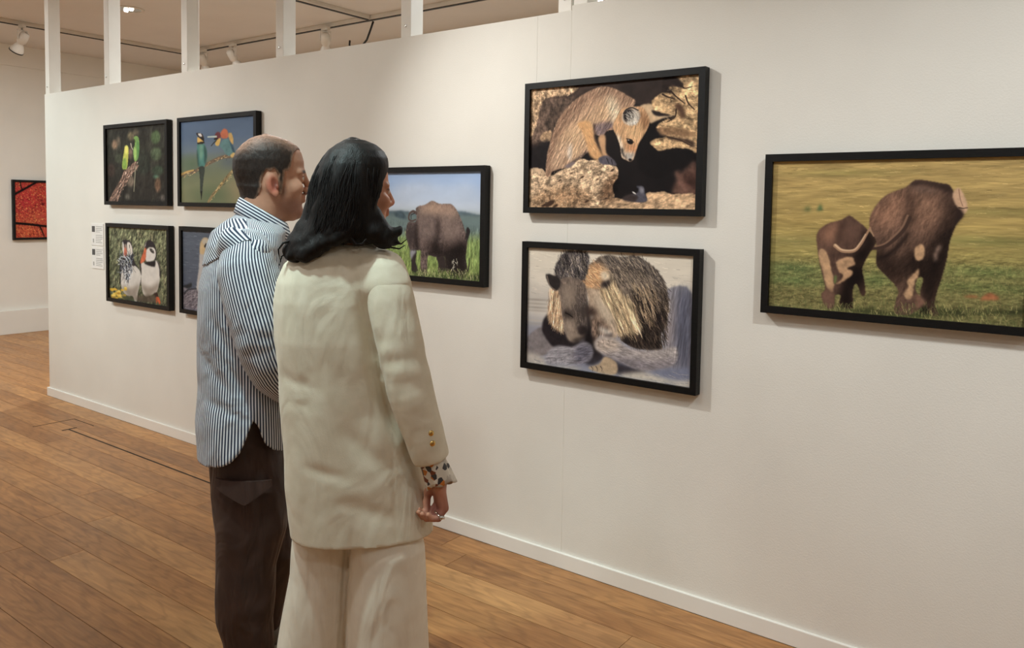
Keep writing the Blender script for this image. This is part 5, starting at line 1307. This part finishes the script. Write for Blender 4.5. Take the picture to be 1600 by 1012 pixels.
def shirt_fn(D, X, Y, Z):
    amp = .0028+.0028*np.clip((1.05-Z)/.3, 0, 1); D = D+amp*fold(X, Y, Z)+.0010*fold2(X, Y, Z)
    for (x1, z1, x2, z2, dp) in ((-.10, 1.16, -.02, .98, .006), (-.13, 1.04, -.03, .90, .006), (-.06, 1.02, .03, .86, .007), (-.12, .90, .02, .83, .005)):
        ax, az = x2-x1, z2-z1; q = np.clip(((X-x1)*ax+(Z-z1)*az)/(ax*ax+az*az), 0, 1); dd = np.hypot(X-x1-q*ax, Z-z1-q*az); D = D+dp*np.sin(np.pi*np.clip(q, .02, .98))*np.exp(-(dd/.014)**2)*(Y < .05)
    zh = np.interp(X.ravel(), hx, hz).reshape(X.shape); return np.maximum(D, zh-Z+.004*np.clip(Y/.1, -1, 1))
v.every(shirt_fn); me, P = v.mesh('shirt')
ang = np.arctan2(P[:, 1], -(P[:, 0]-.0)); float_attr(me, 'stripe', ang*.168+.35*np.where(P[:, 2] > 1.33, (P[:, 2]-1.33), 0)+.0022*smooth_noise(P, 21, 16)+.05*np.clip(1.15-P[:, 2], 0, 1)**2*0)
shirt = mobj('shirt', me, MAT['stripes'], man); shirt['label'] = 'navy and white vertically striped shirt worn untucked'
def spline(A0, k=5):
    A0 = np.array(A0, float); Q = np.vstack([2*A0[0]-A0[1], A0, 2*A0[-1]-A0[-2]]); A = []
    for i in range(len(A0)-1):
        for j in range(k):
            f = j/k; p0, p1, p2, p3 = Q[i:i+4]; A.append(.5*((2*p1)+(-p0+p2)*f+(2*p0-5*p1+4*p2-p3)*f*f+(-p0+3*p1-3*p2+p3)*f**3))
    return np.array(A+[A0[-1]])
def sleeve(pts, rad, seed, parent, mat, name='sleeve', vox=.0045, u_r=.075, elbow=.5, amp=.0011):
    n0 = len(pts); A = spline(pts); rr = np.interp(np.linspace(0, n0-1, len(A)), range(n0), rad); R = max(rad)+.03; lo, hi = A.min(0)-R, A.max(0)+R
    v = Vol(np.arange(lo[0], hi[0], vox), np.arange(lo[1], hi[1], vox), np.arange(lo[2], hi[2], vox)); v.chain([tuple(a) for a in A], list(rr), .006)
    d = A[-1]-A[-3]; d = d/np.linalg.norm(d); e = A[-1]
    v.every(lambda D, X, Y, Z: np.maximum(D, (X-e[0])*d[0]+(Y-e[1])*d[1]+(Z-e[2])*d[2]))
    me, P = v.mesh(name); u = polyline_u(P, pts, u_r)
    # push folds in and out around the axis: strongest at the elbow, drag lines above it
    dist = np.linalg.norm(P[:, None]-A[None], axis=2); k = dist.argmin(1); t = k/(len(A)-1); ax = A[k]; rv = P-ax; ln = np.linalg.norm(rv, axis=1)[:, None]+1e-6
    sl_ = t*np.linalg.norm(np.diff(A, axis=0), axis=1).sum()-((P-ax)@d)*0; ang = u/u_r
    ph = smooth_noise(P, seed, 22)*1.6; env = np.exp(-((t-elbow)/.16)**2)+.35*np.exp(-((t-.92)/.08)**2)+.25
    f = amp*env*(np.sin(P[:, 2]*80+1.0*ang+2.6*np.sin(ang+seed)+ph*3)*.5+.8*np.sin(P[:, 2]*40-1.3*ang+ph*4))*np.clip(t/.12, 0, 1)*np.clip((1-t)/.04, 0, 1)
    me.vertices.foreach_set('co', (P+rv/ln*f[:, None]).astype(np.float32).ravel()); me.update()
    float_attr(me, 'stripe', u); return mobj(name, me, mat, parent)
sleeve([(.010, -.150, 1.315), (.012, -.172, 1.25), (.045, -.195, 1.12), (.085, -.192, .990), (.170, -.120, .90), (.235, -.04, .855)], [.064, .082, .086, .076, .058, .043], 31, shirt, MAT['stripes'])
sleeve([(-.02, .150, 1.315), (-.01, .175, 1.25), (.05, .215, 1.12), (.10, .205, .995), (.185, .14, .915), (.25, .06, .865)], [.066, .078, .078, .072, .058, .045], 35, shirt, MAT['stripes'])
# collar: stand and folded leaf around the neck, sloping down to the front
n = 72; V = []; sec = [(.000, -.030), (.001, -.004), (.004, .001), (.008, -.003), (.015, -.022), (.022, -.044), (.019, -.046), (.010, -.030)]
for i in range(n):
    a = 2*math.pi*i/n; cx, cy = math.cos(a), math.sin(a)
    for o_, dz in sec:
        drop = 1+.35*max(0, cx)
        x = .056+(.064+o_)*cx; y = .004+(.068+o_)*cy; zt = 1.466-.60*(.056+.064*cx+.006)
        V.append((x, y, zt+dz*drop))
m = len(sec); F = np.array([(i*m+j, ((i+1) % n)*m+j, ((i+1) % n)*m+(j+1) % m, i*m+(j+1) % m) for i in range(n) for j in range(m)])
me = raw_mesh('collar', np.array(V), F); Pc = np.array(V); float_attr(me, 'stripe', Pc[:, 2]*.8+.0*Pc[:, 0]+.48*(Pc[:, 0]))
mobj('collar', me, MAT['stripes'], shirt)
# yoke panel over the back of the right shoulder, its stripes running across
v = Vol(np.arange(-.14, .08, .004), np.arange(-.21, .21, .004), np.arange(1.23, 1.41, .004))
T2 = [(z_, cx, cy, hx_+.0035, hy_+.0035) for z_, cx, cy, hx_, hy_ in SH if z_ > 1.15]; v.loft(T2, 0); v.cone((-.03, -.16, 1.345), (.03, -.185, 1.315), .0385, .0435, .03); v.cone((-.03, .16, 1.345), (.03, .185, 1.315), .0385, .0435, .03)
v.every(lambda D, X, Y, Z: np.maximum(np.maximum(D+.0022*fold(X, Y, Z)+.0010*fold2(X, Y, Z), 1.262+.05*np.clip((X+.10)/.1, 0, 1)+.02*np.abs(Y)/.18-Z), X-.012-.25*(1.38-Z)))
me, P = v.mesh('yoke'); float_attr(me, 'stripe', .80*P[:, 2]+.55*P[:, 0]-.25*P[:, 1]); mobj('yoke', me, MAT['stripes'], shirt)
# trousers
v = Vol(np.arange(-.15, .22, .0055), np.arange(-.20, .24, .0055), np.arange(.07, .86, .006))
v.loft([(.86, .002, 0, .100, .140), (.72, .006, 0, .110, .148), (.66, .010, 0, .112, .150), (.60, .012, 0, .108, .150)], .0)
v.loft([(.74, .010, -.060, .098, .080), (.66, .013, -.070, .106, .084), (.60, .016, -.080, .112, .090), (.49, .018, -.085, .104, .090), (.42, .008, -.085, .094, .088), (.377, .003, -.085, .089, .086), (.28, .001, -.085, .088, .084), (.215, .0, -.085, .081, .080), (.155, .010, -.085, .073, .076), (.085, .012, -.085, .070, .074)], .02)
v.loft([(.74, .018, .062, .095, .08), (.60, .035, .085, .095, .088), (.42, .060, .095, .086, .085), (.33, .078, .10, .080, .082), (.25, .068, .105, .074, .078), (.16, .050, .11, .070, .074), (.085, .040, .115, .066, .070)], .02)
tf = Waves(41, 24, 6, (1, 1, .7)); tf2 = Waves(42, 60, 6, (1, 1, .6)); v.every(lambda D, X, Y, Z: D+.0055*tf(X, Y, Z)*np.clip((.66-Z)/.08, .25, 1)+.0022*tf2(X, Y, Z))
me, P = v.mesh('trousers'); tro = mobj('trousers', me, MAT['brown_cloth'], man); tro['label'] = 'dark brown loose trousers with a flap pocket'
# flap pocket on the outer thigh: follows the curve of the leg
def leg_patch(name, outline, off, thick, mat, parent, nx=18, nz=10):
    V, F = [], []
    for j in range(nz+1):
        b = j/nz
        for i in range(nx+1):
            a = i/nx; xl, xr = -.078, .074; x = xl+(xr-xl)*a; z0, z1 = .668-.010*a, .642-.044*(1-abs(2*a-1)); z = z0+(z1-z0)*b
            cx = np.interp(z, [.49, .60, .68], [.018, .016, .013]); hx_ = np.interp(z, [.49, .60, .68], [.104, .112, .106]); hy_ = np.interp(z, [.60, .68], [.09, .084]); yc = np.interp(z, [.60, .68], [-.082, -.070])
            u = np.clip(abs((x-cx)/hx_), 0, .995); y = yc-hy_*(1-u**2.2)**(1/2.2)-off
            V += [(x, y, z), (x, y-thick, z-.001)]
    W_ = (nx+1)*2
    for j in range(nz):
        for i in range(nx):
            q = j*W_+i*2; F.append((q+1, q+3, q+W_+3, q+W_+1))
            if j == nz-1: F.append((q+W_, q+W_+1, q+W_+3, q+W_+2))
            if j == 0: F.append((q, q+2, q+3, q+1))
            if i == 0: F.append((q, q+1, q+W_+1, q+W_))
            if i == nx-1: F.append((q+2, q+W_+2, q+W_+3, q+3))
    return mobj(name, pydata(name, V, F, False), mat, parent)
leg_patch('pocket_flap', None, .015, .007, MAT['brown_cloth'], tro)
shoe(man, .02, -.085, 75, MAT['shoe']); shoe(man, .05, .115, 70, MAT['shoe'])

# ------------------------------------------------------------------ the woman
wom = person_root(-1.60, -1.25, 'woman with black shoulder-length hair in a cream blazer and trousers, seen from behind')
HW = HeadFrame(.020, .02, 1.4875, 68, .875)
v = Vol(np.arange(-.26, .36, .0038), np.arange(-.28, .30, .0038), rng_axis((.0, .56, .014), (.56, .76, .0032), (.76, 1.32, .010), (1.32, 1.62, .0034)))
def near(p_): k_ = 1+p_[1]/2.14; return (p_[0]*k_, p_[1], CAM_H-(CAM_H-p_[2])*k_)
ARM = [(.105, -.062, 1.255), (.150, -.095, 1.08), (.180, -.105, .93), (.222, -.105, .79), (.240, -.105, .725)]
v.loft([(.60, .03, 0, .13, .10), (.80, .02, 0, .14, .10), (1.0, -.01, 0, .115, .085), (1.2, -.02, 0, .115, .08), (1.27, -.015, 0, .10, .06), (1.32, -.01, 0, .06, .045), (1.36, .0, .01, .04, .04)], .02)
ARM = [near(q) for q in ARM]; v.chain(ARM, [.032, .034, .032, .028, .024], .015); v.chain([(-.10, .06, 1.25), (-.07, .125, 1.08), (.0, .16, .98), (.08, .175, .95)], [.036, .034, .032, .026], .02)
PH = build_hand(v, near((.243, -.105, .712)), (.10, .05, -1.0), (-.25, 1.0, 0), (1.0, .15, .15), 1.12, .95); build_hand(v, (.09, .175, .95), (1, .2, .1), (0, .2, 1), (.1, 1, 0), .8, .9)
v.chain([(-.05, .05, .62), (-.06, .05, .35), (-.07, .05, .07)], [.07, .05, .035], .02); v.chain([(.09, -.05, .62), (.10, -.05, .35), (.105, -.05, .07)], [.07, .05, .035], .02)
build_head(v, HW, SKULL_M, ([(.008, .015, 1.46), (.002, .01, 1.40), (-.004, .0, 1.32)], [.043, .042, .05]), 1.2)
me, P = v.mesh('body')
c = tint(P, (196, 140, 112), [(HW.P(.106, 0, 1.468), (.012, .024, .010), (176, 92, 84)), (HW.P(.118, 0, 1.495), (.014, .015, .012), (196, 120, 98)), (HW.P(.088, .032, 1.536), (.014, .016, .005), (40, 28, 26)), (HW.P(.088, .032, 1.553), (.010, .018, .004), (60, 42, 34)), (HW.P(.088, -.032, 1.553), (.010, .018, .004), (60, 42, 34)), ((.25, -.1, .64), (.06, .06, .10), (156, 100, 88))])
colour_attr(me, 'tone', c*(1+.04*smooth_noise(P, 4, 80)[:, None])); wb = mobj('body', me, MAT['skin'], wom); eyes(wb, HW, None)
# hair: shoulder length with flipped ends
HT = [(1.623, .014, -.004, .010, .010), (1.618, .018, -.004, .028, .030), (1.606, .022, -.005, .052, .054), (1.590, .022, -.006, .072, .072), (1.572, .020, -.008, .084, .083), (1.553, .016, -.010, .091, .090), (1.53, .011, -.011, .096, .094), (1.50, .006, -.012, .101, .097), (1.465, .002, -.014, .103, .097), (1.43, -.004, -.016, .103, .095), (1.40, -.008, -.02, .106, .092), (1.38, -.012, -.025, .110, .086), (1.365, -.016, -.03, .112, .074), (1.352, -.022, -.03, .106, .06)]
v = Vol(np.arange(-.19, .16, .0036), np.arange(-.15, .13, .0036), np.arange(1.29, 1.64, .0036)); v.loft(HT, 0, pw=2.05)
v.every(lambda D, X, Y, Z: np.where(True, D, D))
def face_cut(D, X, Y, Z):
    T, S_, ZZ = HW.tsz(X, Y, Z); zz = Z
    lim = np.interp(zz.ravel(), [1.36, 1.385, 1.41, 1.43, 1.47, 1.51, 1.545, 1.575, 1.60], [.09, .06, .014, .002, .022, .036, .062, .098, .12]).reshape(zz.shape)
    return np.maximum(D, (T-lim)*.8)
v.every(face_cut)
def locks(v, lst, k=.012):
    for pts, r in lst: v.chain(pts, r, k)
locks(v, [([(-.085, -.03, 1.44), (-.105, -.035, 1.385), (-.128, -.04, 1.352), (-.146, -.045, 1.332), (-.150, -.047, 1.318)], [.020, .024, .022, .013, .004]),
          ([(-.07, -.06, 1.40), (-.095, -.065, 1.352), (-.118, -.07, 1.330), (-.135, -.07, 1.322)], [.022, .024, .018, .006]),
          ([(-.04, -.08, 1.39), (-.062, -.088, 1.352), (-.085, -.09, 1.336), (-.11, -.09, 1.332)], [.022, .020, .014, .004]),
          ([(.0, -.085, 1.41), (-.012, -.095, 1.375), (-.03, -.10, 1.362), (-.05, -.10, 1.357)], [.022, .016, .011, .004]),
          ([(.045, -.075, 1.42), (.066, -.08, 1.382), (.088, -.08, 1.360), (.104, -.08, 1.348)], [.026, .024, .018, .006]),
          ([(.055, -.065, 1.44), (.078, -.07, 1.398), (.105, -.072, 1.378), (.126, -.07, 1.384), (.134, -.068, 1.396)], [.018, .020, .016, .009, .003]),
          ([(.07, -.06, 1.43), (.085, -.06, 1.39), (.112, -.06, 1.360), (.132, -.06, 1.352)], [.014, .018, .012, .003]),
          ([(-.10, .02, 1.42), (-.118, .02, 1.372), (-.140, .015, 1.345)], [.018, .016, .004]),
          ([(-.09, -.05, 1.39), (-.118, -.055, 1.350), (-.134, -.06, 1.318), (-.122, -.062, 1.306)], [.020, .020, .013, .005]),
          ([(-.05, -.075, 1.375), (-.078, -.082, 1.338), (-.104, -.085, 1.318), (-.122, -.085, 1.318)], [.020, .017, .011, .004])])
hn = Waves(51, 150, 8, (1, 1, .14)); hn2 = Waves(52, 320, 8, (1, 1, .12))
v.every(lambda D, X, Y, Z: D+.0035*hn(X, Y, Z)+.0016*hn2(X, Y, Z)); me, P = v.mesh('hair'); hair = mobj('hair', me, MAT['black_hair'], wom); hair['label'] = 'glossy black shoulder-length hair flicked out at the ends'
# loose strands lying over the hair
rs = np.random.default_rng(9); SV, SF = [], []; TT = np.array(sorted(HT))
def strand(pts, r, n=5):
    V, F = tube(pts, r, n, False); b = len(SV); SV.extend(V); SF.extend([tuple(i+b for i in f) for f in F])
for i in range(300):
    a = rs.uniform(math.pi*.95, math.pi*2.12); zt = rs.uniform(1.47, 1.612); zb = rs.uniform(1.345, 1.40); pts = []; da = rs.normal(0, .15)
    for j in range(9):
        q = j/8; z_ = zt+(zb-zt)*q; cx, cy, hx_, hy_ = [np.interp(z_, TT[:, 0], TT[:, c_]) for c_ in (1, 2, 3, 4)]
        aa = a+da*q+.05*math.sin(q*7+i); g = (.965+.05*min(1, q*3))+.010*rs.random()+.05*max(0, q-.8)
        pts.append((cx+hx_*math.cos(aa)*g, cy+hy_*math.sin(aa)*g, z_))
    T_, S_, Z_ = HW.tsz(np.array([p_[0] for p_ in pts]), np.array([p_[1] for p_ in pts]), np.array([p_[2] for p_ in pts]))
    if (T_ > np.interp([p_[2] for p_ in pts], [1.36, 1.385, 1.41, 1.43, 1.47, 1.51, 1.545, 1.575], [.09, .06, .014, .002, .022, .036, .062, .098])).any(): continue
    strand(pts, [.0005]+[.0011]*7+[.0004])
for pts, r in [([(.0, -.095, 1.40), (.006, -.10, 1.37), (.020, -.104, 1.352), (.036, -.104, 1.352), (.046, -.104, 1.366)], [.005, .006, .006, .004, .001]),
               ([(-.02, -.095, 1.38), (-.035, -.10, 1.358), (-.06, -.104, 1.34), (-.085, -.104, 1.335)], [.004, .003, .002, .001]),
               ([(-.10, -.05, 1.38), (-.13, -.055, 1.362), (-.158, -.06, 1.352), (-.170, -.06, 1.335), (-.165, -.06, 1.31)], [.004, .003, .003, .002, .001]),
               ([(-.11, -.04, 1.36), (-.14, -.05, 1.335), (-.162, -.05, 1.318), (-.168, -.05, 1.295)], [.004, .003, .002, .001]),
               ([(.08, -.07, 1.38), (.11, -.07, 1.358), (.135, -.07, 1.352), (.150, -.07, 1.365)], [.004, .003, .002, .001]),
               ([(.07, -.075, 1.37), (.10, -.078, 1.345), (.13, -.078, 1.340), (.145, -.078, 1.350)], [.003, .003, .002, .001])]: strand(pts, r, 6)
me = pydata('hair_strands', SV, SF, True); o = mobj('hair_strands', me, MAT['black_hair'], hair); o['kind'] = 'stuff'
# blazer
JK = [(1.352, .000, .0, .060, .050), (1.340, -.004, 0, .095, .066), (1.322, -.010, 0, .125, .080), (1.295, -.016, 0, .148, .092), (1.25, -.022, 0, .157, .102), (1.20, -.026, 0, .158, .110), (1.10, -.022, 0, .160, .118), (1.0, -.012, 0, .161, .120), (.92, -.004, 0, .166, .124), (.82, .010, 0, .172, .130), (.72, .024, 0, .183, .136), (.63, .038, 0, .190, .141), (.56, .047, 0, .190, .145)]
v = Vol(np.arange(-.22, .26, .005), np.arange(-.175, .18, .005), np.arange(.55, 1.37, .0055)); v.loft(JK, 0, pw=2.35)
v.chain([(.050, -.034, 1.306), (.092, -.054, 1.280), (.108, -.074, 1.235), (.114, -.084, 1.200)], [.036, .045, .047, .030], .035)
jf = Waves(61, 20, 6, (1.2, 1, .28)); jf2 = Waves(62, 46, 6, (1, 1, .35)); jf3 = Waves(63, 90, 6, (1, 1, .8))
CRE = [(.030, 1.24, .085, 1.00, .014, .020), (.060, 1.05, .130, .84, .012, .018), (-.01, 1.20, .05, .92, -.006, .03), (.04, 1.02, .10, .78, -.005, .025), (-.17, 1.02, -.05, .985, .002, .014), (-.16, .955, -.06, .94, .0015, .012), (-.12, .80, .02, .76, .003, .014), (-.02, .90, .12, .76, .004, .02), (-.05, .72, .13, .65, .003, .02), (-.10, 1.18, -.08, .92, .004, .03)]
def blazer_fn(D, X, Y, Z):
    D = D+.0055*jf(X, Y, Z)+.0020*jf2(X, Y, Z)+.0007*jf3(X, Y, Z)
    for x1, z1, x2, z2, dp, wd in CRE:
        ax, az = x2-x1, z2-z1; q = np.clip(((X-x1)*ax+(Z-z1)*az)/(ax*ax+az*az), 0, 1); dd = np.hypot(X-x1-q*ax, Z-z1-q*az); D = D+dp*np.sin(np.pi*np.clip(q, .0, 1))*np.exp(-(dd/wd)**2)*(Y < .03)
    seam = np.abs(X-(.098+.40*np.clip(.80-Z, 0, 1)*.55+.02*np.sin(Z*9))); D = D+.0012*np.exp(-(seam/.004)**2)*np.clip((.86-Z)/.05, 0, 1)*(Y < 0)
    return np.maximum(D, .586-Z)
v.every(blazer_fn); me, P = v.mesh('blazer'); bl = mobj('blazer', me, MAT['linen'], wom); bl['label'] = 'cream linen blazer, long and loose'
sl = sleeve([near(q) for q in [(.090, -.056, 1.262), (.104, -.070, 1.235), (.116, -.085, 1.19), (.139, -.105, 1.08), (.170, -.112, .945), (.206, -.112, .83), (.226, -.110, .765)]], [.040, .054, .059, .058, .057, .050, .045], 71, bl, MAT['linen'], amp=.0011)
sleeve([(-.105, .055, 1.275), (-.105, .080, 1.2), (-.075, .125, 1.08), (.0, .160, .98), (.07, .175, .955)], [.046, .052, .052, .050, .044], 75, bl, MAT['linen'], amp=.0011)
# two gold cuff buttons
bv, bf = lathe([(.0001, .005), (.004, .0052), (.0065, .004), (.008, .0015), (.008, 0)], 18); bme = pydata('button', bv, bf, True); bme.materials.append(MAT['gold'])
for bx, bz in ((.207, .882), (.211, .856)):
    o = mobj('button', bme, None, sl); o.location = (bx, -.112-.0475, bz); o.rotation_euler = (math.radians(90), 0, .35)
# printed blouse cuff, frilled
n, mz = 60, 9; V = []
for j in range(mz):
    q = j/(mz-1); z_ = .775-.085*q; cx = .224+.030*q; cy = -.110+.002*q
    for i in range(n):
        a = 2*math.pi*i/n; r = (.034+.005*q)*(1+.07*q*math.sin(a*7+2*q)+.03*math.sin(a*3)); V.append(near((cx+r*math.cos(a), cy+r*math.sin(a)*.9, z_+.010*math.cos(a)*q+.004*math.sin(a*5)*q)))
F = np.array([(j*n+i, j*n+(i+1) % n, (j+1)*n+(i+1) % n, (j+1)*n+i) for j in range(mz-1) for i in range(n)]); cuff = mobj('blouse_cuff', raw_mesh('blouse_cuff', np.array(V), F), MAT['blouse'], wom); cuff['label'] = 'printed blouse cuff showing below the blazer sleeve'
md = cuff.modifiers.new('thick', 'SOLIDIFY'); md.thickness = .002
# rings on the curled fingers
nt_, ns = 24, 8; V = []
for i in range(nt_):
    A_ = 2*math.pi*i/nt_
    for j in range(ns):
        B_ = 2*math.pi*j/ns; rr = .0108+.0022*math.cos(B_); V.append((rr*math.cos(A_), rr*math.sin(A_), .0026*math.sin(B_)))
F = [(i*ns+j, ((i+1) % nt_)*ns+j, ((i+1) % nt_)*ns+(j+1) % ns, i*ns+(j+1) % ns) for i in range(nt_) for j in range(ns)]
rme = pydata('ring', V, F, True); rme.materials.append(MAT['chrome'])
gv, gf = lathe([(.0001, -.006), (.0035, -.005), (.0058, -.0015), (.0055, .002), (.0035, .005), (.0001, .006)], 14); gme = pydata('bead', gv, gf, True); gme.materials.append(MAT['chrome'])
for b in (-.009, -.026):
    a0 = PH(.080, b, .004); a1 = PH(.080+.031, b, .004-.024); q = a0+(a1-a0)*.55; dirv = Vector(a1-a0)
    o = mobj('ring', rme, None, wom); o.location = q; o.rotation_euler = dirv.to_track_quat('Z', 'Y').to_euler()
    g = mobj('bead', gme, None, o); g.location = o.rotation_euler.to_matrix().inverted() @ (Vector((.0, -1, .1)).normalized()*.0135)
# wide trousers
v = Vol(np.arange(-.22, .26, .0055), np.arange(-.19, .19, .0055), np.arange(.035, .72, .007))
v.loft([(.72, .03, 0, .150, .105), (.60, .033, 0, .160, .108)], 0)
v.loft([(.66, -.045, .035, .092, .095), (.55, -.060, .035, .080, .098), (.46, -.066, .038, .078, .100), (.38, -.074, .040, .084, .104), (.27, -.088, .042, .090, .108), (.04, -.105, .046, .100, .118)], .012)
v.loft([(.66, .085, -.020, .080, .080), (.60, .100, -.028, .090, .092), (.55, .108, -.038, .098, .100), (.40, .106, -.040, .104, .106), (.24, .108, -.040, .108, .110), (.04, .112, -.042, .116, .118)], .012)
wf = Waves(81, 15, 5, (1.3, 1, .25)); wf2 = Waves(82, 48, 6, (1, 1, .4)); v.every(lambda D, X, Y, Z: D+.009*wf(X, Y, Z)*np.clip((.62-Z)/.1, .1, 1)+.002*wf2(X, Y, Z))
me, P = v.mesh('trousers'); mobj('trousers', me, MAT['linen_trouser'], wom)
shoe(wom, -.085, .06, 35, MAT['shoe']); shoe(wom, .10, -.03, 40, MAT['shoe'])
